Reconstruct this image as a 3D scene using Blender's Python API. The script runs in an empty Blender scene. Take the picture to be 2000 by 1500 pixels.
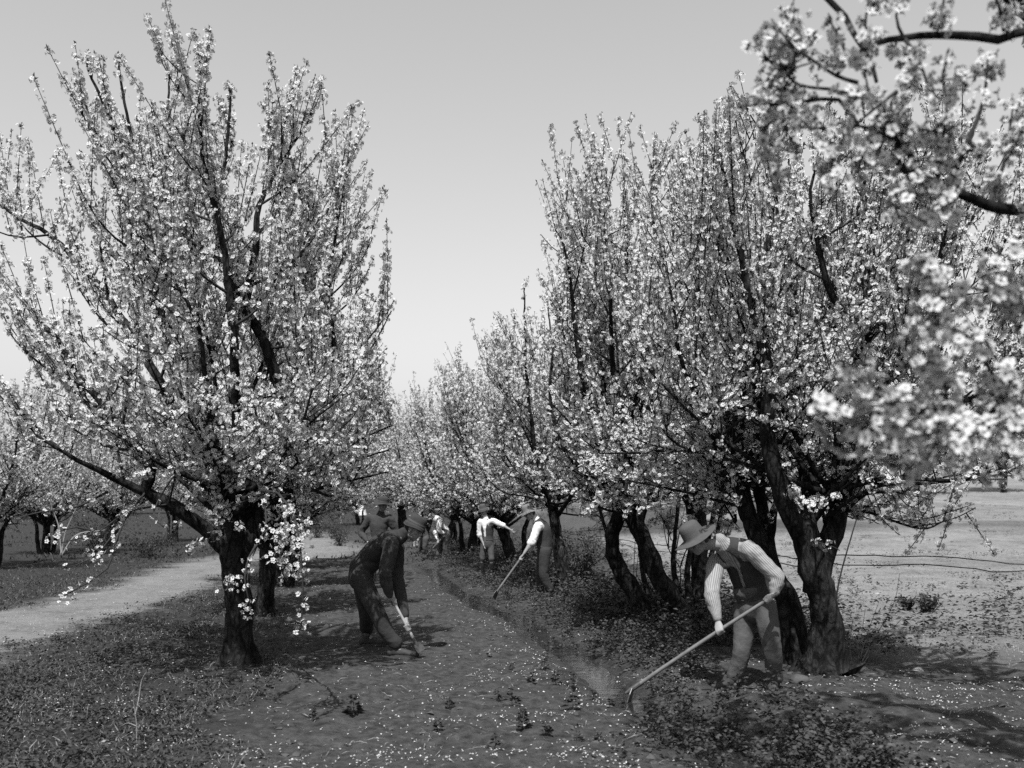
import bpy, math, random
import numpy as np
from mathutils import Vector, noise as mnoise

random.seed(7)
RNG = np.random.default_rng(7)
C = bpy.context.scene.collection
SC = bpy.context.scene
R = math.radians

# ------------------------------------------------------------------ camera, sky, sun, exposure
CAM_H, HOR, FPX = 1.75, 975.0, 2000.0
cam_d = bpy.data.cameras.new('camera')
cam = bpy.data.objects.new('camera', cam_d)
C.objects.link(cam)
cam.location = (0, 0, CAM_H)
cam.rotation_euler = (R(90), 0, 0)
cam_d.sensor_width = 36
cam_d.lens = 36
cam_d.shift_y = (HOR - 750) / 2000
cam_d.clip_start = 0.05
cam_d.clip_end = 3000
cam_d.dof.use_dof = True
cam_d.dof.focus_distance = 12.5
cam_d.dof.aperture_fstop = 2.4
SC.camera = cam

SUN_TRAVEL = Vector((0.12, 0.54, -1.0)).normalized()      # where the light goes
SUN_EL = math.asin(-SUN_TRAVEL.z)
SUN_AZ = math.atan2(-SUN_TRAVEL.x, -SUN_TRAVEL.y)          # clockwise from +Y
world = bpy.data.worlds.new('World')
SC.world = world
world.use_nodes = True
wn, wl = world.node_tree.nodes, world.node_tree.links
wn.clear()
sky = wn.new('ShaderNodeTexSky')
sky.sky_type = 'NISHITA'
sky.sun_disc = False
sky.sun_elevation = SUN_EL
sky.sun_rotation = SUN_AZ
sky.dust_density = 2.0
sky.air_density = 1.0
# monochrome plate: the blue-sensitive emulsion sees only one channel of the sky
mixr = wn.new('ShaderNodeSeparateColor')
bgn = wn.new('ShaderNodeBackground')
bgn.inputs['Strength'].default_value = 0.097
wout = wn.new('ShaderNodeOutputWorld')
wl.new(sky.outputs[0], mixr.inputs[0])
wl.new(mixr.outputs[2], bgn.inputs['Color'])
wl.new(bgn.outputs[0], wout.inputs[0])

sun_d = bpy.data.lights.new('sun', 'SUN')
sun_d.energy = 5.0
sun_d.angle = R(0.5)
sun_d.color = (1, 1, 1)
sun = bpy.data.objects.new('sun', sun_d)
C.objects.link(sun)
sun.location = (0, 0, 50)
sun.rotation_euler = SUN_TRAVEL.to_track_quat('-Z', 'Y').to_euler()

SC.view_settings.view_transform = 'Standard'
SC.view_settings.look = 'None'
SC.view_settings.exposure = 0.75
SC.view_settings.gamma = 1.0
SC.view_settings.use_curve_mapping = False
SC.render.engine = 'CYCLES'
SC.cycles.use_denoising = False
SC.cycles.max_bounces = 6
SC.cycles.transparent_max_bounces = 8


# ------------------------------------------------------------------ helpers
def V(*a):
    return np.array(a, float)


def at(px, py, d):
    """a measured spot of the 2000x1500 plate at distance d, as a world point"""
    return V((px - 1000) / FPX * d, d, CAM_H + (HOR - py) / FPX * d)


def unit(v):
    v = np.asarray(v, float)
    return v / (np.linalg.norm(v, axis=-1, keepdims=True) + 1e-12)


def tag(o, label=None, cat=None, group=None, kind=None):
    if label:
        o['label'] = label
    if cat:
        o['category'] = cat
    if group:
        o['group'] = group
    if kind:
        o['kind'] = kind
    return o


def empty(name, loc=(0, 0, 0), rz=0.0):
    o = bpy.data.objects.new(name, None)
    o.empty_display_size = 0.2
    C.objects.link(o)
    o.location = tuple(loc)
    o.rotation_euler = (0, 0, rz)
    return o


class MB:
    def __init__(self):
        self.v, self.f, self.n, self.attr = [], [], 0, []

    def add(self, verts, quads=None, tris=None, mat=0):
        verts = np.asarray(verts, float).reshape(-1, 3)
        for k, a in ((4, quads), (3, tris)):
            if a is not None and len(a):
                self.f.append((k, np.asarray(a, np.int64).reshape(-1, k) + self.n, mat))
        self.v.append(verts)
        self.n += len(verts)

    def mesh(self, name, mats, smooth=True, origin=None):
        me = bpy.data.meshes.new(name)
        v = np.concatenate(self.v) if self.v else np.zeros((0, 3))
        if origin is not None:
            v = v - np.asarray(origin)
        me.vertices.add(len(v))
        me.vertices.foreach_set('co', v.astype(np.float32).ravel())
        loops = np.concatenate([a.ravel() for k, a, m in self.f])
        tot = np.concatenate([np.full(len(a), k) for k, a, m in self.f])
        mi = np.concatenate([np.full(len(a), m) for k, a, m in self.f])
        start = np.concatenate([[0], np.cumsum(tot)[:-1]])
        me.loops.add(len(loops))
        me.loops.foreach_set('vertex_index', loops.astype(np.int32))
        me.polygons.add(len(tot))
        me.polygons.foreach_set('loop_start', start.astype(np.int32))
        me.polygons.foreach_set('material_index', mi.astype(np.int32))
        me.polygons.foreach_set('use_smooth', np.full(len(tot), smooth))
        me.update(calc_edges=True)
        for m in (mats if isinstance(mats, (list, tuple)) else [mats]):
            me.materials.append(m)
        return me

    def build(self, name, mats, parent=None, smooth=True, origin=None, loc=None):
        o = bpy.data.objects.new(name, self.mesh(name, mats, smooth, origin))
        C.objects.link(o)
        if parent:
            o.parent = parent
        if loc is not None:
            o.location = tuple(loc)
        return o


def _hash(ix, iy, seed):
    h = (ix.astype(np.int64) * 374761393 + iy.astype(np.int64) * 668265263 + seed * 1442695) & 0x7fffffff
    h = ((h ^ (h >> 13)) * 1274126177) & 0x7fffffff
    return ((h ^ (h >> 16)) & 0xffff) / 65535.0


def vn(x, y, seed=0):
    """value noise 0..1, vectorised"""
    x, y = np.asarray(x, float), np.asarray(y, float)
    ix, iy = np.floor(x), np.floor(y)
    fx, fy = x - ix, y - iy
    fx, fy = fx * fx * (3 - 2 * fx), fy * fy * (3 - 2 * fy)
    a, b = _hash(ix, iy, seed), _hash(ix + 1, iy, seed)
    c, d = _hash(ix, iy + 1, seed), _hash(ix + 1, iy + 1, seed)
    return (a * (1 - fx) + b * fx) * (1 - fy) + (c * (1 - fx) + d * fx) * fy


def fbm(x, y, seed=0, o=4):
    s, a, t = 0, 0.5, 0
    for i in range(o):
        s = s + a * vn(x * 2 ** i, y * 2 ** i, seed + i)
        t += a
        a *= 0.5
    return s / t


def sst(a, b, x):
    t = np.clip((np.asarray(x, float) - a) / (b - a), 0, 1)
    return t * t * (3 - 2 * t)


def grey(g):
    return (g, g, g, 1)


def mat(name, g, rough=0.85, var=0.25, scale=6.0, bump=0.0, bscale=40.0, spec=0.25, detail=6, transl=0.0):
    """a grey procedural material: base tone g varied by noise, optional bump and translucency"""
    m = bpy.data.materials.new(name)
    m.use_nodes = True
    n, l = m.node_tree.nodes, m.node_tree.links
    b = n['Principled BSDF']
    b.inputs['Roughness'].default_value = rough
    b.inputs['Specular IOR Level'].default_value = spec
    tc = n.new('ShaderNodeTexCoord')
    nt = n.new('ShaderNodeTexNoise')
    nt.inputs['Scale'].default_value = scale
    nt.inputs['Detail'].default_value = detail
    nt.inputs['Roughness'].default_value = 0.65
    l.new(tc.outputs['Object'], nt.inputs['Vector'])
    cr = n.new('ShaderNodeMapRange')
    cr.inputs['From Min'].default_value = 0.3
    cr.inputs['From Max'].default_value = 0.7
    cr.inputs['To Min'].default_value = g * (1 - var)
    cr.inputs['To Max'].default_value = g * (1 + var)
    l.new(nt.outputs['Fac'], cr.inputs['Value'])
    l.new(cr.outputs[0], b.inputs['Base Color'])
    if bump:
        nb = n.new('ShaderNodeTexNoise')
        nb.inputs['Scale'].default_value = bscale
        nb.inputs['Detail'].default_value = 8
        l.new(tc.outputs['Object'], nb.inputs['Vector'])
        bp = n.new('ShaderNodeBump')
        bp.inputs['Strength'].default_value = bump
        bp.inputs['Distance'].default_value = 0.02
        l.new(nb.outputs['Fac'], bp.inputs['Height'])
        l.new(bp.outputs[0], b.inputs['Normal'])
    if transl:
        tr = n.new('ShaderNodeBsdfTranslucent')
        l.new(cr.outputs[0], tr.inputs['Color'])
        mx = n.new('ShaderNodeMixShader')
        mx.inputs[0].default_value = transl
        l.new(b.outputs[0], mx.inputs[1])
        l.new(tr.outputs[0], mx.inputs[2])
        l.new(mx.outputs[0], n['Material Output'].inputs['Surface'])
    return m


def bark_mat(name, g):
    m = mat(name, g, rough=0.95, var=0.85, scale=7.0, spec=0.12, detail=12)
    n, l = m.node_tree.nodes, m.node_tree.links
    b = n['Principled BSDF']
    tc = [x for x in n if x.type == 'TEX_COORD'][0]
    mp = n.new('ShaderNodeMapping')
    mp.inputs['Scale'].default_value = (16, 16, 5)
    l.new(tc.outputs['Object'], mp.inputs['Vector'])
    nb = n.new('ShaderNodeTexNoise')
    nb.inputs['Scale'].default_value = 2.0
    nb.inputs['Detail'].default_value = 8
    nb.inputs['Roughness'].default_value = 0.7
    l.new(mp.outputs[0], nb.inputs['Vector'])
    vo = n.new('ShaderNodeTexVoronoi')
    vo.inputs['Scale'].default_value = 1.6
    l.new(mp.outputs[0], vo.inputs['Vector'])
    ad = n.new('ShaderNodeMath')
    ad.operation = 'ADD'
    l.new(nb.outputs['Fac'], ad.inputs[0])
    l.new(vo.outputs['Distance'], ad.inputs[1])
    bp = n.new('ShaderNodeBump')
    ve = n.new('ShaderNodeTexVoronoi')
    ve.feature = 'DISTANCE_TO_EDGE'
    ve.inputs['Scale'].default_value = 1.1
    dx = n.new('ShaderNodeMixRGB')
    dx.inputs[0].default_value = 0.35
    l.new(mp.outputs[0], dx.inputs[1])
    l.new(nb.outputs['Color'], dx.inputs[2])
    l.new(dx.outputs[0], ve.inputs['Vector'])
    ck = n.new('ShaderNodeMapRange')
    ck.inputs['From Max'].default_value = 0.16
    ck.inputs['To Min'].default_value = 0.25
    l.new(ve.outputs['Distance'], ck.inputs['Value'])
    mu = n.new('ShaderNodeMath')
    mu.operation = 'MULTIPLY'
    bc = b.inputs['Base Color'].links[0].from_socket
    l.new(bc, mu.inputs[0])
    l.new(ck.outputs[0], mu.inputs[1])
    l.new(mu.outputs[0], b.inputs['Base Color'])
    bp.inputs['Strength'].default_value = 1.0
    bp.inputs['Distance'].default_value = 0.03
    l.new(ad.outputs[0], bp.inputs['Height'])
    l.new(bp.outputs[0], b.inputs['Normal'])
    return m


M_bark = bark_mat('bark', 0.022)
M_twig = mat('twig_bark', 0.02, var=0.4, scale=12)
M_palewood = mat('pale_dry_wood', 0.2, var=0.3, scale=20)
M_petal = mat('petal', 0.45, rough=0.8, var=0.15, scale=3.0, transl=0.14, spec=0.1)
M_calyx = mat('calyx_and_bud', 0.04, var=0.4, scale=10)
M_leaf = mat('weed_leaf', 0.032, rough=0.6, var=0.5, scale=2.5, transl=0.15, spec=0.3)
M_clover = mat('clover_leaf', 0.03, rough=0.65, var=0.5, scale=1.6, transl=0.15, spec=0.3)
M_fallen = mat('fallen_petal', 0.32, rough=0.8, var=0.65, scale=35)
M_grassdry = mat('dry_grass', 0.15, var=0.4, scale=2)


# ------------------------------------------------------------------ the ground
def rowu(x, y):
    """sideways distance across the orchard rows, which run away to the left"""
    return x + 0.2 * (y - 10)


def path_u(y):
    return np.interp(y, [8, 13, 20, 27, 32, 36, 60], [-6.9, -6.2, -5.0, -4.4, -2.6, -1.8, -3.5])


DITCH_U = lambda y: 1.03 + 0.1 * np.sin(y * 0.55) + 0.05 * np.sin(y * 1.7 + 1)


def gz(x, y):
    x, y = np.asarray(x, float), np.asarray(y, float)
    u = rowu(x, y)
    near = 1 - sst(30, 60, y)
    z = 0.10 * (fbm(x * 0.45, y * 0.45, 3) - 0.5) * near + 0.07 * (fbm(x * 2.2, y * 2.2, 9, 4) - 0.5) * near
    # irrigation furrow with a low bank on its right
    w = np.exp(-((u - DITCH_U(y)) / 0.33) ** 2)
    z = z * (1 - 0.75 * w) - 0.105 * w * near
    z = z + 0.07 * np.exp(-((u - 1.72) / 0.34) ** 2) * near * (0.4 + 1.2 * vn(x * 1.7, y * 1.7, 23))
    z = z + 0.07 * np.exp(-((u - 2.9) / 0.8) ** 2) * near
    # clods
    z = z + (0.06 * (vn(x * 5.5, y * 5.5, 21) - 0.5) + 0.03 * (vn(x * 12, y * 12, 22) - 0.5)) * near * (1 - 0.8 * w) * (u > -2.6)
    # trodden flat where the men stand
    for fx_, fy_, fr_ in ((2.05, 9.42, .55), (-1.4, 11.6, .7), (.55, 18.3, .7), (-.6, 22.8, .7), (-2.5, 20, .7), (-2.1, 29.5, .8), (-2.85, 33, .8)):
        z = z * (1 - np.exp(-((x - fx_) / fr_) ** 4 - ((y - fy_) / fr_) ** 4))
    # far slopes
    right = sst(-3, 9, x)
    z = z + right * (0.066 * np.clip(y - 33, 0, 40) + 0.03 * np.clip(y - 73, 0, 400))
    z = z + (1 - right) * (0.016 * np.clip(y - 45, 0, 100) + 0.03 * np.clip(y - 110, 0, 400))
    return z


def axis(parts):
    out = []
    for a, b, s in parts:
        out.append(np.arange(a, b, s))
    out.append([parts[-1][1]])
    return np.concatenate(out)


gxs = axis([(-600, -120, 40), (-120, -40, 8), (-40, -16, 1.6), (-16, -8, 0.4), (-8, 6, 0.085), (6, 14, 0.35), (14, 40, 1.3), (40, 120, 8), (120, 600, 40)])
gys = axis([(-40, 0, 5), (0, 5, 0.5), (5, 16, 0.085), (16, 30, 0.17), (30, 60, 0.6), (60, 140, 3), (140, 800, 30)])
GX, GY = np.meshgrid(gxs, gys)
GZ = gz(GX, GY)
nx, ny = len(gxs), len(gys)
idx = np.arange(nx * ny).reshape(ny, nx)
gq = np.stack([idx[:-1, :-1], idx[:-1, 1:], idx[1:, 1:], idx[1:, :-1]], -1).reshape(-1, 4)
gm = MB()
gm.add(np.stack([GX, GY, GZ], -1).reshape(-1, 3), quads=gq)


def pathmask(x, y):
    u = rowu(x, y)
    n = fbm(x * 1.3, y * 1.3, 31) - 0.5
    n = n + 0.6 * (fbm(x * 5, y * 5, 33) - 0.5)
    p = 1 - sst(0.5, 1.4, np.abs(u - path_u(y) + n * 1.3) / (1 + 0.9 * sst(24, 32, y)))
    track = (1 - sst(2.0, 2.8, np.abs(y - 48.5 + n * 2))) * sst(7, 9, x)
    return np.maximum(p * (1 - sst(45, 60, y)), track)


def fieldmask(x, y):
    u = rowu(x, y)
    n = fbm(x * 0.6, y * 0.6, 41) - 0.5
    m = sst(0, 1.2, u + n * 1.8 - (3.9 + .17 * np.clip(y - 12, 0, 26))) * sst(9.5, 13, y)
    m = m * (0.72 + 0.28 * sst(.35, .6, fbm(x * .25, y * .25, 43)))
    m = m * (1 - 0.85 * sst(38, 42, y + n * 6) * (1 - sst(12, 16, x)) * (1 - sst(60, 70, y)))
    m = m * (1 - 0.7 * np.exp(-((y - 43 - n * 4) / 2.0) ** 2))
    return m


def groundmat():
    m = bpy.data.materials.new('orchard_soil')
    m.use_nodes = True
    n, l = m.node_tree.nodes, m.node_tree.links
    b = n['Principled BSDF']
    b.inputs['Roughness'].default_value = 0.95
    b.inputs['Specular IOR Level'].default_value = 0.15
    tc = n.new('ShaderNodeTexCoord')

    def noise(scale, detail=8, r=0.6):
        t = n.new('ShaderNodeTexNoise')
        t.inputs['Scale'].default_value = scale
        t.inputs['Detail'].default_value = detail
        t.inputs['Roughness'].default_value = r
        l.new(tc.outputs['Object'], t.inputs['Vector'])
        return t.outputs['Fac']

    def rng(src, a, bb, c, d):
        t = n.new('ShaderNodeMapRange')
        for k, v in zip(('From Min', 'From Max', 'To Min', 'To Max'), (a, bb, c, d)):
            t.inputs[k].default_value = v
        l.new(src, t.inputs['Value'])
        return t.outputs[0]

    def attr(nm):
        t = n.new('ShaderNodeAttribute')
        t.attribute_name = nm
        return t.outputs['Fac']

    def mix(f, a, bb):
        t = n.new('ShaderNodeMix')
        t.data_type = 'FLOAT'
        l.new(f, t.inputs[0])
        l.new(a, t.inputs[2])
        l.new(bb, t.inputs[3])
        return t.outputs[0]
    n1, n2, n3 = noise(1.1), noise(9, 10, 0.7), noise(45, 6, 0.7)
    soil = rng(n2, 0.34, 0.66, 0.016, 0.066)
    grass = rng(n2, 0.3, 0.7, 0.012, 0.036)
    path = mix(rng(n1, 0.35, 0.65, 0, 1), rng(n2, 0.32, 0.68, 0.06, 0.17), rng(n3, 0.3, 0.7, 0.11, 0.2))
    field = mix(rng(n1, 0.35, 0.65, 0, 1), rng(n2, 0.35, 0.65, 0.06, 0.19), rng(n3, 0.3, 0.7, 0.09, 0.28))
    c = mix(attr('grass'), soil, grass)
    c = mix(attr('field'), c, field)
    c = mix(attr('path'), c, path)
    wet = n.new('ShaderNodeMath')
    wet.operation = 'MULTIPLY'
    l.new(c, wet.inputs[0])
    l.new(rng(attr('wet'), 0, 1, 1, 0.5), wet.inputs[1])
    l.new(wet.outputs[0], b.inputs['Base Color'])
    l.new(rng(attr('wet'), 0, 1, 0.95, 0.35), b.inputs['Roughness'])
    s = n.new('ShaderNodeMath')
    s.operation = 'MULTIPLY_ADD'
    l.new(n3, s.inputs[0])
    s.inputs[1].default_value = 0.5
    l.new(n2, s.inputs[2])
    bp = n.new('ShaderNodeBump')
    bp.inputs['Strength'].default_value = 0.8
    bp.inputs['Distance'].default_value = 0.06
    l.new(s.outputs[0], bp.inputs['Height'])
    l.new(bp.outputs[0], b.inputs['Normal'])
    return m


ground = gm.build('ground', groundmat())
tag(ground, 'bare orchard soil with patches of weeds and a pale trodden path', kind='structure')


def vattr(o, name, arr):
    a = o.data.attributes.new(name, 'FLOAT', 'POINT')
    a.data.foreach_set('value', np.asarray(arr, np.float32).ravel())


GU = rowu(GX, GY)
vattr(ground, 'path', pathmask(GX, GY))
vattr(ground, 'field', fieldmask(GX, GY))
vattr(ground, 'grass', np.maximum(1 - sst(-3.1, -2.1, GU + (fbm(GX, GY, 51) - 0.5) * 2), sst(40, 60, GY) * (1 - sst(-3, 9, GX))))
vattr(ground, 'wet', np.exp(-((GU - DITCH_U(GY)) / 0.34) ** 2) * (1 - sst(24, 34, GY)))

# water standing in the furrow
M_water = mat('ditch_water', 0.016, rough=0.1, var=0.5, scale=3, bump=0.25, bscale=7, spec=0.32)
wm = MB()
ys = np.arange(5.0, 27.0, 0.25)
lft = np.stack([DITCH_U(ys) - 0.3 - 0.2 * (ys - 10), ys, np.zeros_like(ys)], -1)
rgt = lft + V(0.6, 0, 0)
cz = gz((lft[:, 0] + rgt[:, 0]) / 2, ys)
k = np.ones(9) / 9
cz = np.convolve(np.pad(cz, 4, 'edge'), k, 'valid') + 0.034
lft[:, 2] = rgt[:, 2] = cz
wv = np.stack([lft, rgt], 1).reshape(-1, 3)
wi = np.arange(len(ys) - 1) * 2
wm.add(wv, quads=np.stack([wi, wi + 1, wi + 3, wi + 2], -1))
tag(wm.build('water', M_water), 'thin water lying in the irrigation furrow', kind='structure')


# ------------------------------------------------------------------ tubes, flowers, trees
def catmull(p, step):
    p = np.asarray(p, float)
    if len(p) < 3:
        n = max(2, int(np.linalg.norm(p[-1] - p[0]) / step) + 1)
        return p[0] + (p[-1] - p[0]) * np.linspace(0, 1, n)[:, None]
    q = np.vstack([2 * p[0] - p[1], p, 2 * p[-1] - p[-2]])
    out = []
    for i in range(1, len(q) - 2):
        a, b, c, d = q[i - 1:i + 3]
        n = max(2, int(np.linalg.norm(c - b) / step))
        t = np.linspace(0, 1, n, endpoint=False)[:, None]
        out.append(0.5 * (2 * b + (c - a) * t + (2 * a - 5 * b + 4 * c - d) * t ** 2 + (3 * b - a - 3 * c + d) * t ** 3))
    out.append(p[-1:])
    return np.concatenate(out)


def tube(mb, pts, rad, sides=6, gnarl=0.0, mat=0, freq=4.0, flare=0.0):
    pts = np.asarray(pts, float)
    n = len(pts)
    rad = np.broadcast_to(np.asarray(rad, float), (n,)).copy()
    T = np.gradient(pts, axis=0)
    T = unit(T)
    ref = V(0, 0, 1) if abs(T[0, 2]) < 0.8 else V(1, 0, 0)
    S = np.zeros_like(T)
    s = ref
    for i in range(n):
        s = s - T[i] * (s @ T[i])
        s = s / (np.linalg.norm(s) + 1e-9)
        S[i] = s
    U = np.cross(T, S)
    a = np.arange(sides) * 2 * math.pi / sides
    rr = np.repeat(rad[:, None], sides, 1)
    if gnarl:
        for i in range(n):
            for j in range(sides):
                d = S[i] * math.cos(a[j]) + U[i] * math.sin(a[j])
                q = Vector(pts[i] * freq * 0.5 + d * 0.9)
                rr[i, j] *= 1 + gnarl * (1.5 * mnoise.noise(q) + 0.8 * mnoise.noise(q * 2.7) + (1.0 * (0.3 - abs(mnoise.noise(Vector((d[0] * 3.2 + pts[i][2] * .6, d[1] * 3.2, pts[i][2] * 1.6))))) + 0.5 * mnoise.noise(Vector((d[0] * 6, d[1] * 6, pts[i][2] * 7))) if sides > 11 else 0))
                if flare:
                    h = max(0.0, 1 - i / (n * 0.22))
                    rr[i, j] *= 1 + flare * h * h * min(1.35, max(0.1, 0.7 + 0.8 * math.sin(a[j] * 4 + pts[0][0] * 9) + 0.5 * math.sin(a[j] * 7 + 1)))
    ring = pts[:, None, :] + rr[..., None] * (np.cos(a)[None, :, None] * S[:, None, :] + np.sin(a)[None, :, None] * U[:, None, :])
    i = np.arange(n - 1)[:, None] * sides
    j = np.arange(sides)[None, :]
    j2 = (j + 1) % sides
    q = np.stack([i + j, i + j2, i + sides + j2, i + sides + j], -1).reshape(-1, 4)
    tip = pts[-1] + T[-1] * rad[-1]
    v = np.vstack([ring.reshape(-1, 3), tip])
    b = (n - 1) * sides
    jj = np.arange(sides)
    t = np.stack([b + jj, b + (jj + 1) % sides, np.full(sides, n * sides)], -1)
    mb.add(v, quads=q, tris=t, mat=mat)


def flowers(mb, P, N, size, lod, rng):
    """open five-petalled blossoms at P facing N; material 0 petals, 1 dark eye and calyx"""
    n = len(P)
    if not n:
        return
    N = unit(N)
    h = np.where(np.abs(N[:, 2:3]) < 0.9, V(0, 0, 1), V(1, 0, 0))
    A = unit(np.cross(N, h))
    B = np.cross(N, A)
    roll = rng.uniform(0, 6.28, n)
    cup = rng.uniform(-0.05, 0.45, n)
    r = np.asarray(size).reshape(n, 1)
    verts, quads, tris, off = [], [], [], 0
    npet = 5 if lod < 2 else 4
    for kx in range(npet):
        a = roll + kx * 2 * math.pi / npet + rng.normal(0, 0.12, n)
        d = A * np.cos(a)[:, None] + B * np.sin(a)[:, None]
        s = -A * np.sin(a)[:, None] + B * np.cos(a)[:, None]
        c = cup[:, None] + rng.normal(0, 0.08, (n, 1))
        base = P + d * r * 0.10
        tip = P + d * r * (1 - 0.1 * c) + N * r * (0.9 * c)
        w = 0.40 if lod < 2 else 0.62
        m1 = P + d * r * 0.62 + s * r * w + N * r * (c * 0.45 + 0.06)
        m2 = P + d * r * 0.62 - s * r * w + N * r * (c * 0.45 + 0.06)
        if lod == 0:
            t1 = tip + s * r * 0.16 + N * r * 0.03
            t2 = tip - s * r * 0.16 + N * r * 0.03
            mid = P + d * r * 0.66 + N * r * (c * 0.35 - 0.02)
            vv = np.stack([base, m1, t1, tip - d * r * 0.09, t2, m2, mid], 1)
            o = np.arange(n)[:, None] * 7
            q = np.concatenate([o + np.array([[0, 1, 2, 6]]), o + np.array([[6, 2, 3, 4]]), o + np.array([[0, 6, 4, 5]])])
            quads.append(q + off)
            verts.append(vv.reshape(-1, 3))
            off += n * 7
        else:
            w2 = 0.46 if lod < 2 else 0.66
            e = P + d * r * (0.94 - 0.12 * c) + N * r * (0.8 * c)
            vv = np.stack([base, e + s * r * w2, e - s * r * w2], 1)
            tris.append(np.arange(n * 3).reshape(n, 3) + off)
            verts.append(vv.reshape(-1, 3))
            off += n * 3
    mb.add(np.concatenate(verts), quads=np.concatenate(quads) if quads else None, tris=np.concatenate(tris) if tris else None, mat=0)
    # dark eye
    ro = rng.uniform(0, 6.28, n)
    k3 = 3 if lod else 6

    def disc(k, rad, lift):
        out = []
        for j in range(k):
            a = ro + j * 2 * math.pi / k
            out.append(P + (A * np.cos(a)[:, None] + B * np.sin(a)[:, None]) * r * rad + N * r * lift)
        return np.stack(out, 1).reshape(-1, 3)
    if lod < 2:
        v = disc(3, 0.26, 0.12)
        mb.add(v, tris=np.arange(n * 3).reshape(n, 3), mat=1)
    if lod == 0:
        v = np.concatenate([disc(3, 0.34, -0.04).reshape(n, 3, 3), (P - N * r * 0.75)[:, None, :]], 1).reshape(-1, 3)
        o = np.arange(n)[:, None] * 4
        mb.add(v, tris=np.concatenate([o + np.array([[0, 1, 3]]), o + np.array([[1, 2, 3]]), o + np.array([[2, 0, 3]])]), mat=1)
    else:
        q = rng.normal(0, 0.3, (n, 3)) * r
        v = np.stack([P + A * r * 0.36 - N * r * 0.06, P - A * r * 0.36 - N * r * 0.06, P - N * r * 0.95 + q], 1).reshape(-1, 3)
        mb.add(v, tris=np.arange(n * 3).reshape(n, 3), mat=1)


def kites(mb, P, D, N, L, W, mat=0):
    """simple folded leaves: base P, pointing D, face N"""
    n = len(P)
    D, N = unit(D), unit(N)
    S = unit(np.cross(D, N))
    L, W = np.asarray(L).reshape(-1, 1), np.asarray(W).reshape(-1, 1)
    v = np.stack([P, P + D * L * 0.45 + S * W + N * L * 0.1, P + D * L - N * L * 0.08, P + D * L * 0.45 - S * W + N * L * 0.1], 1).reshape(-1, 3)
    mb.add(v, quads=np.arange(n * 4).reshape(n, 4), mat=mat)


def shoot_flowers(acc, rng, pts, per_m, off, lo=0.08, size=0.022):
    seg = np.linalg.norm(np.diff(pts, axis=0), axis=1)
    L = seg.sum()
    n = int(per_m * L * (1 - lo) + rng.uniform())
    if n < 1:
        return
    cum = np.concatenate([[0], np.cumsum(seg)])
    # flowers sit in whorls at the buds
    nodes = max(1, int(n / 3))
    tn = rng.uniform(lo, 1.0, nodes)
    t = np.clip(np.repeat(tn, 3)[:n] + rng.normal(0, 0.012 / max(L, .1), min(n, nodes * 3)), 0, 1) * L
    n = len(t)
    P = np.stack([np.interp(t, cum, pts[:, i]) for i in range(3)], -1)
    T = unit(pts[-1] - pts[0])
    d = rng.normal(0, 1, (n, 3))
    d = unit(d - (d @ T)[:, None] * T)
    nd = unit(d + T * rng.uniform(-0.1, 0.7, (n, 1)) + rng.normal(0, 0.3, (n, 3)))
    acc['P'].append(P + d * rng.uniform(0.35, 1.1, (n, 1)) * off)
    acc['N'].append(nd)
    acc['S'].append(np.full(n, size) * rng.uniform(0.75, 1.2, n))
    # young leaf tufts, mostly at the tip
    m = max(3, int(n * 0.16))
    tl = np.where(rng.uniform(size=m) < 0.5, 1 - rng.uniform(0, 0.08, m), rng.uniform(lo, 1, m)) * L
    PL = np.stack([np.interp(tl, cum, pts[:, i]) for i in range(3)], -1)
    acc['LP'].append(PL)
    acc['LD'].append(unit(T + rng.normal(0, 0.6, (m, 3))))


# the men keep the low twigs beside them broken off: no growth where each one works
CLEAR = ((665, 960, 845, 1290, 11.9), (700, 955, 905, 1100, 33), (922, 972, 1012, 1135, 23), (955, 962, 1112, 1180, 18.8), (1190, 1000, 1545, 1360, 9.9))


def cleared(pts):
    for p in pts:
        if p[1] < 1:
            continue
        px, py = 1000 + p[0] / p[1] * FPX, HOR - (p[2] - CAM_H) / p[1] * FPX
        for x0, y0, x1, y1, d in CLEAR:
            if x0 < px < x1 and y0 < py < y1 and p[1] < d:
                return True
    return False


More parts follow.
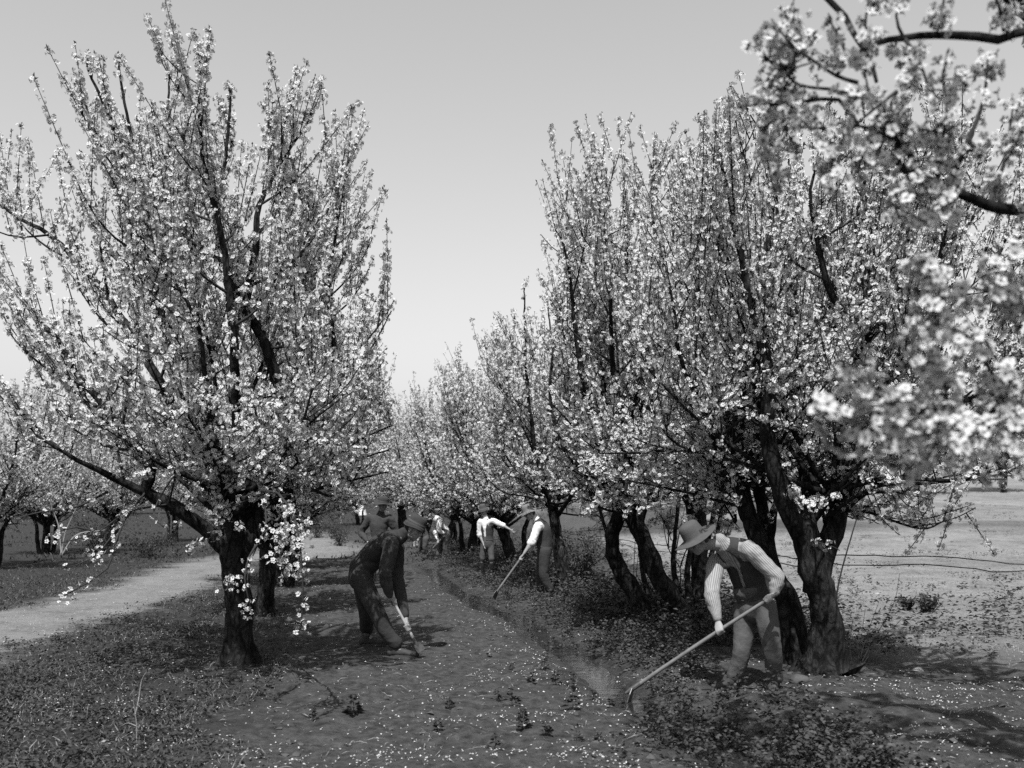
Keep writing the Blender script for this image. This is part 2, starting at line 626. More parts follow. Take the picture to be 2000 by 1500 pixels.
def grow(seed, limbs, axis_xy, zmax=99, sec_sp=0.24, sh_sp=0.15, per_m=46, fl=0.0195, lod=2, sec_len=(0.6, 1.3),
         sh_len=(0.35, 0.95), zlow=1.5, upright=1.0, twig_sides=3, foff=0.045, world_space=True, spread=None):
    """limbs: (polyline, r0, r1, lo, sides, gnarl, flare, bear). Returns wood, twig and blossom builders"""
    rng = np.random.default_rng(seed)
    wood, twig, blo = MB(), MB(), MB()
    acc = {k: [] for k in ('P', 'N', 'S', 'LP', 'LD')}
    ax = V(axis_xy[0], axis_xy[1], 0)

    def shoot(p, d, L):
        if p[2] + d[2] * L > zmax:
            L = max(0.15, (zmax - p[2]) / max(d[2], .2)) * rng.uniform(0.75, 1)
        bend = rng.normal(0, 0.05, 3) + V(0, 0, 0.06)
        pts = np.stack([p, p + d * L * 0.5 + bend * L * 0.5, p + d * L + bend * L * 1.2])
        if world_space and cleared(pts) or spread and not spread[0] < pts[-1][0] < spread[1]:
            return
        tube(twig, pts, [0.0075, 0.0055, 0.003], twig_sides)
        shoot_flowers(acc, rng, pts, per_m, foff, 0.06, fl)

    def shoots_along(pts, lo, sp):
        seg = np.linalg.norm(np.diff(pts, axis=0), axis=1)
        cum = np.concatenate([[0], np.cumsum(seg)])
        L = cum[-1]
        t = lo * L + rng.uniform(0, sp)
        while t < L:
            p = V(*[np.interp(t, cum, pts[:, i]) for i in range(3)])
            o = p - ax
            o[2] = 0
            hi = sst(1.8, 3.6, p[2])
            d = V(0, 0, 0.35 + 0.9 * hi) * upright + unit(o) * 0.28 + rng.normal(0, 0.62 - 0.32 * hi, 3)
            shoot(p, unit(d), rng.uniform(*sh_len) * (0.55 + 0.5 * hi))
            t += sp * rng.uniform(0.6, 1.5)

    for (poly, r0, r1, lo, sides, gn, fla, bear) in limbs:
        pts = catmull(poly, 0.05 if r0 > .12 else 0.1)
        sides = int(sides * 1.5) if r0 > .12 else sides
        n = len(pts)
        jit = rng.normal(0, 1, (n, 3))
        kk = np.ones(5) / 5
        jit = np.stack([np.convolve(np.pad(jit[:, i], 2, 'edge'), kk, 'valid') for i in range(3)], -1)
        pts[1:-1] += jit[1:-1] * 0.03 * min(1, (r0 if r0 < .12 else .05) * 14)
        if r0 < .05 and bear and cleared(pts):
            k_ = [i for i in range(n) if cleared(pts[i:i + 1])] if world_space else []
            if k_:
                pts = pts[:max(4, k_[0])]
                n = len(pts)
        if spread and bear:
            k_ = [i for i in range(n) if not spread[0] < pts[i][0] < spread[1]]
            if k_:
                pts = pts[:max(4, k_[0])]
                n = len(pts)
        tt = np.linspace(0, 1, n)
        rad = r1 + (r0 - r1) * (1 - tt) ** 1.15
        tube(wood, pts, rad, sides, gn, flare=fla)
        if not bear:
            continue
        seg = np.linalg.norm(np.diff(pts, axis=0), axis=1)
        cum = np.concatenate([[0], np.cumsum(seg)])
        L = cum[-1]
        t = lo * L
        T = unit(np.gradient(pts, axis=0))
        while t < L:
            i = min(n - 1, int(np.searchsorted(cum, t)))
            p = pts[i]
            o = p - ax
            o[2] = 0
            f = t / L
            d = unit(T[i] * 0.35 + unit(rng.normal(0, 1, 3) * V(1, 1, 0.35)) * 0.8 + unit(o) * 0.25 + V(0, 0, 0.30))
            SL = rng.uniform(*sec_len) * (1 - 0.45 * f)
            up = V(0, 0, 0.55 if p[2] > zlow + 0.5 else 0.25)
            if p[2] < zlow + 0.7 and rng.uniform() < 0.5:
                up = V(0, 0, -0.3)
            sp_ = np.stack([p, p + d * SL * 0.4, p + d * SL * 0.72 + up * SL * 0.18, p + d * SL * 0.95 + up * SL * 0.5])
            if sp_[-1, 2] < zmax - 0.1 and not (world_space and cleared(sp_)) and not (spread and not spread[0] < sp_[-1][0] < spread[1]):
                rs = max(0.006, min(0.018, rad[i] * 0.5))
                sp_ = catmull(sp_, 0.22)
                tube(twig, sp_, np.linspace(rs, 0.005, len(sp_)), twig_sides + 1)
                shoot_flowers(acc, rng, sp_, per_m * 0.55, foff, 0.25, fl)
                shoots_along(sp_, 0.2, sh_sp)
            t += sec_sp * rng.uniform(0.6, 1.5)
        shoots_along(pts, max(lo, 0.45), sh_sp * 1.6)
        for _ in range(3):
            shoot(pts[-1], unit(T[-1] * 0.8 + V(0, 0, 0.6) * upright + rng.normal(0, 0.25, 3)), rng.uniform(0.5, 1.0) * sh_len[1])
    P, N, S = (np.concatenate(acc[k]) for k in ('P', 'N', 'S'))
    flowers(blo, P, N, S, lod, rng)
    LP, LD = np.concatenate(acc['LP']), np.concatenate(acc['LD'])
    m = len(LP)
    kites(blo, LP, LD, rng.normal(0, 1, (m, 3)), rng.uniform(0.02, 0.045, m), rng.uniform(0.005, 0.010, m), 1)
    return wood, twig, blo, len(P)


TOTAL = [0]


def tree_obj(name, label, cat, loc, built, group=None):
    wood, twig, blo, nf = built
    root = empty(name, loc)
    tag(root, label, cat, group)
    wood.build('trunk', M_bark, root, origin=loc)
    tag(twig.build('twigs', M_twig, root, origin=loc), kind='stuff')
    tag(blo.build('blossom', [M_petal, M_calyx], root, smooth=False, origin=loc), kind='stuff')
    return root


def copy_tree(o, loc, rz, s, label, parent=None):
    c = o.copy()
    C.objects.link(c)
    if parent is None:
        c.location, c.rotation_euler, c.scale = tuple(loc), (0, 0, rz), (s, s, s * random.uniform(.94, 1.06))
        c['label'] = label
    else:
        c.parent = parent
    for ch in list(o.children):
        copy_tree(ch, None, 0, 1, None, c)
    return c


def line(*p):
    """polyline from plate measurements (px, py, distance)"""
    return np.stack([at(*q) for q in p])


def extra(seed, fork, n, rr, h, r0=0.035, az=None):
    rng = np.random.default_rng(seed)
    out = []
    fork = np.asarray(fork, float)
    for i in range(n):
        a = (az[0] + (az[1] - az[0]) * (i + rng.uniform()) / n) if az else i * 6.283 / n + rng.normal(0, .35)
        q, z = rng.uniform(*rr), rng.uniform(*h)
        d = V(math.cos(a), math.sin(a), 0)
        f0 = fork + V(rng.normal(0, .04), rng.normal(0, .04), rng.uniform(-.15, .25))
        e = V(fork[0], fork[1], 0) + d * q + V(0, 0, z)
        out.append((np.stack([f0, f0 + (e - f0) * V(.36, .36, .34) + rng.normal(0, .08, 3), f0 + (e - f0) * V(.74, .74, .70) + rng.normal(0, .10, 3), e]), r0 * .85, 0.008, 0.16, 6, 0.1, 0, 1))
    return out


GL, GR = 'blossoming trees of the left orchard row', 'blossoming trees of the right orchard row'
# ---- first tree of the left row
b = at(470, 1300, 10.8)
b[2] = gz(b[0], b[1]) - 0.05
l1 = [
    (np.vstack([b, line((468, 1200, 10.8), (455, 1110, 10.75), (448, 1050, 10.7), (440, 985, 10.7))]), 0.155, 0.115, 0, 18, 0.2, 0.7, 0),
    (line((455, 1110, 10.75), (478, 1045, 10.9), (490, 970, 11.0), (500, 880, 11.2)), 0.13, 0.07, 0, 12, 0.15, 0, 0),
    (line((445, 1075, 10.7), (400, 1030, 10.6), (335, 988, 10.4), (285, 962, 10.3), (293, 915, 10.25), (262, 880, 10.2), (210, 800, 10.1), (140, 720, 10.0), (90, 640, 9.9)), 0.088, 0.022, 0.42, 10, 0.14, 0, 1),
    (line((285, 962, 10.3), (220, 930, 10.1), (150, 900, 9.8), (70, 850, 9.6)), 0.045, 0.012, 0.15, 8, 0.1, 0, 1),
    (line((442, 1000, 10.7), (395, 900, 10.7), (330, 780, 10.9), (240, 620, 11.1), (185, 545, 11.3), (90, 460, 11.5), (-10, 385, 11.6), (-60, 300, 11.6)), 0.07, 0.014, 0.3, 9, 0.1, 0, 1),
    (line((440, 985, 10.7), (405, 850, 10.5), (330, 650, 10.3), (262, 460, 10.2), (232, 290, 10.2), (170, 130, 10.2)), 0.075, 0.012, 0.3, 9, 0.1, 0, 1),
    (line((332, 650, 10.4), (300, 500, 11.0), (268, 330, 11.2), (232, 130, 11.3)), 0.045, 0.012, 0.2, 8, 0.1, 0, 1),
    (line((440, 985, 10.7), (430, 850, 11.2), (370, 640, 11.7), (350, 450, 12.0), (330, 300, 12.1), (330, 160, 12.2)), 0.07, 0.012, 0.3, 9, 0.1, 0, 1),
    (line((445, 985, 10.7), (460, 830, 10.4), (455, 640, 10.0), (430, 450, 9.8), (400, 290, 9.7), (395, 170, 9.6)), 0.07, 0.012, 0.35, 9, 0.1, 0, 1),
    (line((490, 970, 11.0), (545, 850, 10.8), (548, 770, 10.7), (520, 680, 10.6), (478, 600, 10.5), (455, 540, 10.5)), 0.075, 0.05, 0.35, 12, 0.16, 0, 1),
    (line((478, 600, 10.5), (500, 480, 10.6), (505, 400, 10.6), (560, 300, 10.7), (600, 240, 10.7)), 0.05, 0.012, 0.1, 8, 0.1, 0, 1),
    (line((455, 540, 10.5), (420, 420, 10.8), (440, 300, 10.9), (450, 190, 10.9)), 0.042, 0.012, 0.1, 8, 0.1, 0, 1),
    (line((500, 880, 11.2), (560, 760, 11.6), (600, 620, 12.0), (610, 480, 12.2), (560, 300, 12.3), (520, 220, 12.3)), 0.065, 0.012, 0.3, 8, 0.1, 0, 1),
    (line((500, 880, 11.2), (600, 830, 11.3), (650, 700, 11.2), (640, 560, 11.2), (660, 430, 11.2)), 0.05, 0.012, 0.3, 8, 0.1, 0, 1),
    (line((440, 985, 10.7), (420, 900, 10.0), (400, 780, 9.3), (390, 640, 9.0), (330, 520, 8.9)), 0.055, 0.012, 0.3, 8, 0.1, 0, 1),
    (line((455, 1010, 10.7), (520, 930, 10.1), (580, 860, 9.7), (610, 760, 9.5)), 0.04, 0.01, 0.35, 8, 0.1, 0, 1),
]
l1 += extra(1, at(450, 1010, 10.7), 9, (1.4, 2.2), (2.0, 3.2)) + extra(2, at(445, 960, 10.7), 5, (0.6, 1.4), (3.6, 4.8)) + extra(12, at(480, 980, 10.7), 6, (0.7, 1.3), (1.9, 3.3), az=(-1.0, .6))
T_l1 = grow(11, l1, b[:2], zmax=6.15, spread=(-99, -1.3), sec_sp=0.26, sh_sp=0.175, per_m=98, foff=0.045, sec_len=(0.6, 1.3), sh_len=(0.3, 0.95))
# hanging sprays on the near side of the crown
tw = T_l1[1]
acc_rng = np.random.default_rng(5)
hang = {k: [] for k in ('P', 'N', 'S', 'LP', 'LD')}
for poly, lo in (
        (line((478, 900, 9.8), (510, 960, 9.2), (520, 1020, 8.9), (505, 1060, 8.8), (485, 1110, 8.75), (484, 1150, 8.7)), 0.5),
        (line((505, 1060, 8.8), (488, 1085, 8.7), (478, 1130, 8.6), (490, 1190, 8.6)), 0.3),
        (line((510, 960, 9.2), (545, 965, 8.6), (568, 1010, 8.2), (580, 1070, 8.0)), 0.45),
        (line((545, 965, 8.6), (575, 1010, 8.0), (588, 1090, 7.9), (592, 1160, 7.9), (588, 1222, 7.9)), 0.3),
        (line((560, 980, 8.4), (556, 1040, 8.2), (548, 1100, 8.1), (560, 1140, 8.1)), 0.3),
        (line((330, 985, 10.4), (250, 1000, 9.6), (190, 1040, 9.2), (120, 1060, 9.0)), 0.3),
        (line((285, 960, 10.3), (240, 1020, 9.6), (180, 1090, 9.3), (120, 1110, 9.2)), 0.45),
        (line((250, 1000, 9.6), (225, 1060, 9.3), (210, 1110, 9.2), (150, 1150, 9.1), (120, 1165, 9.1)), 0.35),
        (line((190, 1040, 9.2), (150, 1030, 9.1), (105, 1040, 9.0)), 0.1),
        (line((210, 960, 9.9), (150, 990, 9.5), (80, 1000, 9.2), (40, 1010, 9.1)), 0.2),
        (line((330, 985, 10.4), (340, 930, 9.8), (300, 1000, 9.4), (320, 1030, 9.3)), 0.4)):
    pts = catmull(poly, 0.12)
    tube(tw, pts, np.linspace(0.012, 0.005, len(pts)), 5)
    shoot_flowers(hang, acc_rng, pts, 30, 0.045, lo, 0.021)
for cx, cy, cd, n, sp in ((565, 1045, 8.0, 130, 0.085), (585, 1115, 7.9, 26, 0.05), (560, 1112, 8.1, 18, 0.04), (587, 1220, 7.9, 22, 0.04), (450, 1140, 8.7, 26, 0.05), (484, 1195, 8.6, 20, 0.035),
                          (545, 1085, 8.0, 22, 0.05), (130, 1165, 9.1, 20, 0.05), (185, 1085, 9.2, 22, 0.05), (110, 1045, 9.0, 14, 0.05)):
    hang['P'].append(at(cx, cy, cd) + acc_rng.normal(0, sp, (n, 3)))
    hang['N'].append(acc_rng.normal(0, 1, (n, 3)) + V(0, -0.3, 0.4))
    hang['S'].append(acc_rng.uniform(0.016, 0.023, n))
flowers(T_l1[2], np.concatenate(hang['P']), np.concatenate(hang['N']), np.concatenate(hang['S']), 0, acc_rng)
tree_obj('blossom_tree', 'largest blossoming tree on the left, dark trunk with one crooked low limb reaching left', 'tree', b, T_l1, GL)

# ---- first tree of the right row, two thick trunks behind the striped worker
b = at(1612, 1335, 9.85)
b[2] = gz(b[0], b[1]) - 0.05
r1 = [
    (np.vstack([b, line((1612, 1230, 9.85), (1598, 1150, 9.8), (1582, 1085, 9.8), (1572, 1030, 9.8))]), 0.165, 0.115, 0, 20, 0.2, 0.9, 0),
    (line((1592, 1160, 9.85), (1610, 1080, 9.9), (1640, 980, 9.9), (1668, 880, 9.9), (1690, 750, 9.9), (1690, 700, 9.9)), 0.12, 0.05, 0.4, 14, 0.18, 0, 1),
    (line((1572, 1060, 9.8), (1535, 990, 9.6), (1505, 880, 9.5), (1500, 760, 9.4), (1470, 600, 9.4), (1430, 440, 9.3), (1400, 300, 9.3)), 0.1, 0.013, 0.35, 10, 0.12, 0, 1),
    (line((1578, 1030, 9.8), (1580, 930, 10.1), (1560, 800, 10.3), (1560, 640, 10.5), (1530, 460, 10.6), (1510, 320, 10.6)), 0.09, 0.013, 0.3, 9, 0.12, 0, 1),
    (line((1690, 700, 9.9), (1640, 600, 9.7), (1610, 520, 9.6), (1590, 400, 9.5), (1590, 340, 9.5)), 0.055, 0.013, 0.15, 9, 0.12, 0, 1),
    (line((1690, 700, 9.9), (1690, 580, 10.1), (1695, 540, 10.1), (1675, 450, 10.2), (1690, 330, 10.3)), 0.05, 0.013, 0.15, 9, 0.12, 0, 1),
    (line((1690, 720, 9.9), (1715, 640, 9.6), (1770, 590, 9.4), (1830, 520, 9.2), (1850, 380, 9.1)), 0.05, 0.013, 0.15, 9, 0.12, 0, 1),
    (line((1668, 880, 9.9), (1740, 760, 10.4), (1800, 640, 10.8), (1860, 480, 11.0), (1890, 330, 11.1)), 0.055, 0.013, 0.2, 9, 0.12, 0, 1),
    (line((1640, 980, 9.9), (1720, 880, 9.5), (1830, 780, 9.3), (1930, 640, 9.3), (1960, 480, 9.3)), 0.05, 0.013, 0.25, 9, 0.12, 0, 1),
    (line((1650, 985, 9.9), (1720, 945, 9.6), (1780, 925, 9.4), (1860, 912, 9.2)), 0.022, 0.008, 0.5, 7, 0.1, 0, 0),
    (line((1640, 1010, 9.9), (1690, 965, 9.6), (1750, 962, 9.4), (1815, 975, 9.3)), 0.018, 0.006, 0.5, 7, 0.1, 0, 0),
]
r1 += extra(3, at(1600, 1000, 9.8), 8, (1.0, 2.0), (2.2, 3.6)) + extra(4, at(1620, 960, 9.8), 6, (0.6, 1.5), (3.5, 4.6)) + extra(13, at(1610, 990, 9.8), 7, (0.9, 1.7), (1.5, 2.1), .022, az=(-.9, 2.7))
T_r1 = grow(22, r1, (b[0] - 0.2, b[1]), zmax=5.3, sec_sp=0.25, sh_sp=0.17, per_m=80, foff=0.042, sh_len=(.3, 1.1))
h2 = {k: [] for k in ('P', 'N', 'S', 'LP', 'LD')}
for poly, lo in ((line((1720, 945, 9.6), (1780, 925, 9.4), (1860, 912, 9.2)), 0.1), (line((1690, 965, 9.6), (1750, 962, 9.4), (1815, 975, 9.3)), 0.1),
                 (line((1750, 962, 9.4), (1770, 985, 9.3), (1790, 992, 9.3)), 0.1), (line((1610, 1080, 9.7), (1590, 1060, 9.4), (1620, 1065, 9.3), (1640, 1075, 9.3)), 0.4),
                 (line((1700, 950, 9.5), (1720, 1000, 9.4), (1716, 1012, 9.4)), 0.3)):
    pts = catmull(poly, 0.12)
    tube(T_r1[1], pts, np.linspace(0.008, 0.004, len(pts)), 4)
    shoot_flowers(h2, acc_rng, pts, 48, 0.05, lo, 0.022)
flowers(T_r1[2], np.concatenate(h2['P']), np.concatenate(h2['N']), np.concatenate(h2['S']), 1, acc_rng)
tree_obj('blossom_tree', 'thick forked blossoming tree just behind the man in the striped shirt, roots spread on soil', 'tree', b, T_r1, GR)

# ---- leaning trunk whose foot meets it from the left
b = at(1566, 1305, 10.3)
b[2] = gz(b[0], b[1]) - 0.05
r1b = [
    (np.vstack([b, line((1545, 1200, 10.3), (1512, 1120, 10.35), (1478, 1050, 10.4), (1455, 985, 10.4), (1445, 920, 10.4))]), 0.135, 0.075, 0, 16, 0.2, 0.6, 0),
    (line((1505, 1110, 10.35), (1490, 1020, 10.6), (1470, 900, 10.8), (1480, 760, 11.0)), 0.075, 0.045, 0.4, 10, 0.14, 0, 1),
    (line((1445, 930, 10.4), (1445, 790, 10.3), (1455, 700, 10.3), (1470, 600, 10.2), (1500, 450, 10.2), (1520, 330, 10.2)), 0.07, 0.013, 0.3, 9, 0.12, 0, 1),
    (line((1445, 930, 10.4), (1420, 800, 10.6), (1380, 680, 10.8), (1360, 540, 10.9), (1375, 400, 11.0), (1385, 300, 11.0)), 0.065, 0.013, 0.3, 9, 0.12, 0, 1),
    (line((1460, 1000, 10.4), (1410, 890, 10.0), (1370, 790, 9.7), (1330, 690, 9.5), (1310, 570, 9.4)), 0.05, 0.012, 0.35, 9, 0.12, 0, 1),
    (line((1480, 760, 11.0), (1500, 600, 11.3), (1470, 430, 11.5), (1450, 320, 11.5)), 0.045, 0.013, 0.2, 8, 0.12, 0, 1),
]
r1b += extra(5, at(1450, 960, 10.4), 8, (0.7, 1.5), (2.0, 4.6)) + extra(14, at(1450, 980, 10.4), 5, (0.7, 1.4), (1.5, 2.1), .02, az=(.2, 3.0))
for st_ in (line((1490, 1080, 10.5), (1440, 985, 10.7), (1405, 890, 10.8), (1375, 760, 10.8)), line((1500, 1100, 10.5), (1512, 1000, 10.8), (1530, 900, 11), (1545, 760, 11)),
            line((1478, 1055, 10.6), (1490, 960, 11.0), (1475, 860, 11.2), (1430, 740, 11.3)), line((1530, 1150, 10.5), (1500, 1030, 11.0), (1520, 940, 11.4), (1500, 830, 11.6))):
    r1b.append((st_, .042, .012, .5, 8, .14, 0, 1))
T = grow(23, r1b, (b[0] - 0.5, b[1]), zmax=5.45, sec_sp=0.27, sh_sp=0.18, per_m=76, foff=0.042, sh_len=(.3, 1.1))
tree_obj('blossom_tree', 'blossoming tree leaning left behind the bent back of the man in the striped shirt', 'tree', b, T, GR)

# ---- second stool of the right row: two mottled trunks that lean together
b = at(1372, 1238, 13.3)
b[2] = gz(b[0], b[1]) - 0.05
b2 = at(1268, 1222, 13.6)
b2[2] = gz(b2[0], b2[1]) - 0.05
r2 = [
    (np.vstack([b, line((1330, 1192, 13.3), (1288, 1130, 13.25), (1265, 1062, 13.2), (1240, 1020, 13.2), (1214, 990, 13.2), (1196, 940, 13.2))]), 0.145, 0.085, 0, 18, 0.24, 0.5, 0),
    (np.vstack([b2, line((1238, 1155, 13.6), (1203, 1092, 13.5), (1197, 1045, 13.45), (1210, 1010, 13.4), (1207, 960, 13.4), (1192, 900, 13.4))]), 0.13, 0.07, 0, 16, 0.24, 0.5, 0),
    (line((1237, 1020, 13.2), (1232, 960, 13.3), (1238, 900, 13.4), (1250, 800, 13.6), (1230, 640, 13.8), (1220, 470, 13.9), (1218, 360, 13.9)), 0.075, 0.013, 0.3, 9, 0.12, 0, 1),
    (line((1250, 1030, 13.2), (1268, 960, 13.0), (1290, 880, 12.8), (1320, 760, 12.7), (1310, 600, 12.6), (1275, 440, 12.5), (1275, 370, 12.5)), 0.07, 0.013, 0.3, 9, 0.12, 0, 1),
    (line((1196, 940, 13.2), (1170, 860, 13.0), (1140, 740, 12.8), (1120, 600, 12.7), (1105, 500, 12.6), (1085, 450, 12.6)), 0.065, 0.012, 0.3, 9, 0.12, 0, 1),
    (line((1192, 900, 13.4), (1180, 780, 13.8), (1160, 640, 14.2), (1140, 500, 14.4), (1125, 400, 14.5)), 0.055, 0.012, 0.25, 9, 0.12, 0, 1),
    (line((1215, 985, 13.2), (1150, 930, 12.8), (1105, 880, 12.6), (1075, 790, 12.5), (1080, 680, 12.5)), 0.05, 0.012, 0.35, 9, 0.12, 0, 1),
    (line((1238, 900, 13.4), (1200, 740, 12.6), (1190, 560, 12.3), (1180, 450, 12.2), (1170, 390, 12.2)), 0.05, 0.012, 0.2, 9, 0.12, 0, 1),
    (line((1290, 880, 12.8), (1350, 800, 12.8), (1370, 660, 12.8), (1340, 500, 12.8), (1320, 420, 12.8)), 0.045, 0.012, 0.2, 9, 0.12, 0, 1),
]
r2 += extra(6, at(1235, 985, 13.3), 9, (0.8, 1.35), (2.0, 3.4)) + extra(7, at(1240, 940, 13.3), 6, (0.4, 1.1), (3.8, 5.4)) + extra(15, at(1230, 990, 13.3), 8, (0.8, 1.4), (1.6, 2.3), .022)
for st_ in (line((1350, 1215, 13.5), (1318, 1120, 13.8), (1320, 1020, 14.0), (1345, 900, 14.1)), line((1300, 1225, 13.7), (1262, 1140, 13.9), (1250, 1050, 14.1), (1275, 930, 14.3)),
            line((1262, 1225, 13.7), (1222, 1140, 13.9), (1180, 1030, 14.1), (1150, 930, 14.2)), line((1345, 1200, 13.4), (1345, 1100, 13.8), (1378, 990, 14.0), (1400, 880, 14.2))):
    r2.append((st_, .05, .016, .6, 9, .16, 0, 1))
T = grow(24, r2, (at(1240, 1000, 13.3)[0], 13.3), zmax=6.2, spread=(.33, 99), sec_sp=0.26, sh_sp=0.18, per_m=76, foff=0.042, sh_len=(.3, 1.15))
tree_obj('blossom_tree', 'blossoming tree with two mottled trunks leaning together left of the striped worker', 'tree', b, T, GR)

# ---- dark upright trunk right behind it
b = at(1380, 1225, 14.0)
b[2] = gz(b[0], b[1]) - 0.05
r2b = [
    (np.vstack([b, line((1368, 1140, 14.0), (1362, 1050, 14.0), (1368, 960, 14.0), (1352, 880, 14.0))]), 0.13, 0.085, 0, 12, 0.16, 0.4, 0),
    (line((1362, 1010, 14.0), (1320, 930, 14.1), (1290, 850, 14.3), (1240, 720, 14.6), (1235, 560, 14.8)), 0.06, 0.012, 0.3, 8, 0.12, 0, 1),
    (line((1352, 880, 14.0), (1350, 740, 14.2), (1330, 560, 14.4), (1310, 420, 14.5)), 0.06, 0.012, 0.2, 8, 0.12, 0, 1),
    (line((1366, 960, 14.0), (1400, 840, 14.4), (1420, 700, 14.8), (1420, 520, 15.0)), 0.05, 0.012, 0.3, 8, 0.12, 0, 1),
]
for st_ in (line((1368, 1130, 14), (1395, 1000, 14.3), (1432, 880, 14.5), (1440, 740, 14.6)), line((1372, 1160, 14), (1400, 1040, 14.3), (1410, 940, 14.6), (1390, 820, 14.8)),
            line((1366, 1090, 14), (1340, 990, 14.3), (1330, 900, 14.5))):
    r2b.append((st_, .045, .014, .5, 8, .14, 0, 1))
T = grow(25, r2b, b[:2], zmax=5.9, sec_sp=0.26, sh_sp=0.17, per_m=84, foff=0.045)
tree_obj('blossom_tree', 'dark upright blossoming tree seen just over the striped man\'s hat', 'tree', b, T, GR)

# ---- tree of the right row with one pale lit trunk beside the hoeing man
b = at(1108, 1160, 19.2)
b[2] = gz(b[0], b[1]) - 0.05
r3 = [
    (np.vstack([b, line((1095, 1100, 19.2), (1086, 1040, 19.2), (1080, 990, 19.2), (1068, 940, 19.1))]), 0.15, 0.085, 0, 14, 0.14, 0.35, 0),
    (line((1080, 1000, 19.2), (1060, 930, 18.9), (1040, 850, 18.6), (1030, 720, 18.4), (1025, 600, 18.3), (1025, 560, 18.3)), 0.06, 0.013, 0.3, 7, 0.1, 0, 1),
    (line((1075, 970, 19.2), (1085, 880, 19.5), (1090, 760, 19.9), (1075, 640, 20), (1070, 590, 20)), 0.06, 0.013, 0.3, 7, 0.1, 0, 1),
    (line((1080, 1000, 19.2), (1110, 920, 19.0), (1140, 820, 18.9), (1145, 700, 18.8), (1135, 560, 18.8)), 0.06, 0.013, 0.3, 7, 0.1, 0, 1),
    (line((1068, 940, 19.1), (1020, 870, 19.6), (990, 780, 20), (1000, 680, 20.2), (1005, 620, 20.2)), 0.05, 0.013, 0.3, 7, 0.1, 0, 1),
    (line((1085, 1010, 19.2), (1125, 960, 18.6), (1150, 935, 18.4), (1180, 830, 18.3)), 0.05, 0.013, 0.4, 7, 0.1, 0, 1),
]
r3 += extra(8, at(1078, 985, 19.2), 9, (1.0, 2.0), (2.0, 3.6)) + extra(9, at(1085, 950, 19.2), 5, (0.5, 1.3), (3.6, 4.9)) + extra(16, at(1078, 985, 19.2), 8, (0.9, 1.7), (1.6, 2.3), .022)
T = grow(26, r3, b[:2], zmax=5.05, sec_sp=0.25, sh_sp=0.16, per_m=50, fl=0.023, lod=2, foff=0.055)
tree_obj('blossom_tree', 'blossoming tree with a pale sunlit trunk just right of the hoeing man', 'tree', b, T, GR)


# ---- generic orchard trees, built once and copied along the rows
def generic(seed, H, Rr, nl=9, lean=0.25, lod=2, low=7, zl=1.5, fl=0.026, per_m=44, sec=0.24, sh=0.16):
    rng = np.random.default_rng(seed)
    fork = rng.uniform(0.85, 1.15)
    lx, ly = rng.normal(0, lean, 2)
    top = V(lx, ly, fork)
    limbs = [(np.stack([V(0, 0, -0.08), V(lx * .2, ly * .2, fork * .4), V(lx * .7, ly * .7, fork * .75), top]), 0.15, 0.11, 0, 12, 0.16, 0.5, 0)]
    for i in range(2):
        a = rng.uniform(0, 6.28)
        d = V(math.cos(a), math.sin(a), 0)
        limbs.append((np.stack([d * .18 - V(0, 0, .08), d * .3 + V(0, 0, .45), d * .32 + V(0, 0, 1.0), d * .7 + V(0, 0, 1.7), d * .9 + V(0, 0, 2.6)]), .085, .015, .45, 9, .16, 0, 1))
    for i in range(nl):
        a = i * 2 * math.pi / nl + rng.normal(0, 0.3)
        rr = Rr * rng.uniform(0.35, 1.0)
        h = H * (0.97 - 0.32 * (rr / Rr) ** 2) * rng.uniform(0.88, 1.0) - 0.5
        d = V(math.cos(a), math.sin(a), 0)
        limbs.append((np.stack([top - V(0, 0, .05), top + d * rr * 0.42 + V(0, 0, (h - fork) * 0.2), top + d * rr * 0.8 + V(0, 0, (h - fork) * 0.52) + rng.normal(0, .08, 3),
                                top + d * rr + V(0, 0, h - fork)]), 0.065, 0.012, 0.22, 7, 0.1, 0, 1))
    limbs += extra(seed + 500, top, 5, (Rr * .4, Rr * .9), (H * .4, H * .7))
    limbs += extra(seed + 700, top, low, (.8, 1.6), (1.5, 2.1), .022) if low else []
    for i in range(low):
        a = i * 0.9 + rng.uniform(0, .5)
        d = V(math.cos(a), math.sin(a), 0)
        limbs.append((np.stack([top - V(0, 0, .15), top + d * Rr * 0.4 + V(0, 0, .45), top + d * Rr * 0.85 + V(0, 0, 1.15)]), 0.03, 0.012, 0.3, 6, 0.1, 0, 1))
    return grow(seed, limbs, (0, 0), zmax=H, sec_sp=sec, sh_sp=sh, per_m=per_m, fl=fl, lod=lod, foff=0.055, zlow=zl, world_space=False)


def spot(px, d):
    x = (px - 1000) / FPX * d
    return V(x, d, gz(x, d) - 0.03)


# second tree of the left row keeps a mesh of its own, it fills the right flank of the big crown
lp = spot(520, 15.6)
g = generic(31, 5.3, 1.55, 9, lod=2, fl=0.021, per_m=80, low=0, zl=.2)
root = tree_obj('blossom_tree', 'second blossoming tree of the left row, dark trunk beside the first trunk', 'tree', V(0, 0, 0), g, GL)
root.location = tuple(lp)
root.rotation_euler = (0, 0, 0.6)
protos = []
for s_, (px, d, lab, grp, H) in enumerate((
        (1000, 24.6, 'blossoming tree behind the boy who points with his arm', GR, 5.7),
        (545, 20.8, 'third blossoming tree of the left row, behind the second trunk', GL, 6.2),
        (921, 30.0, 'blossoming tree with a slanting trunk just behind the bent man in a white shirt', GR, 6.1))):
    g = generic(40 + s_, H, 2.2)
    p = tree_obj('blossom_tree', lab, 'tree', V(0, 0, 0), g, grp)
    p.location = tuple(spot(px, d))
    p.rotation_euler = (0, 0, s_ * 1.3)
    protos.append(p)
G3 = 'blossoming trees beyond the pale path'
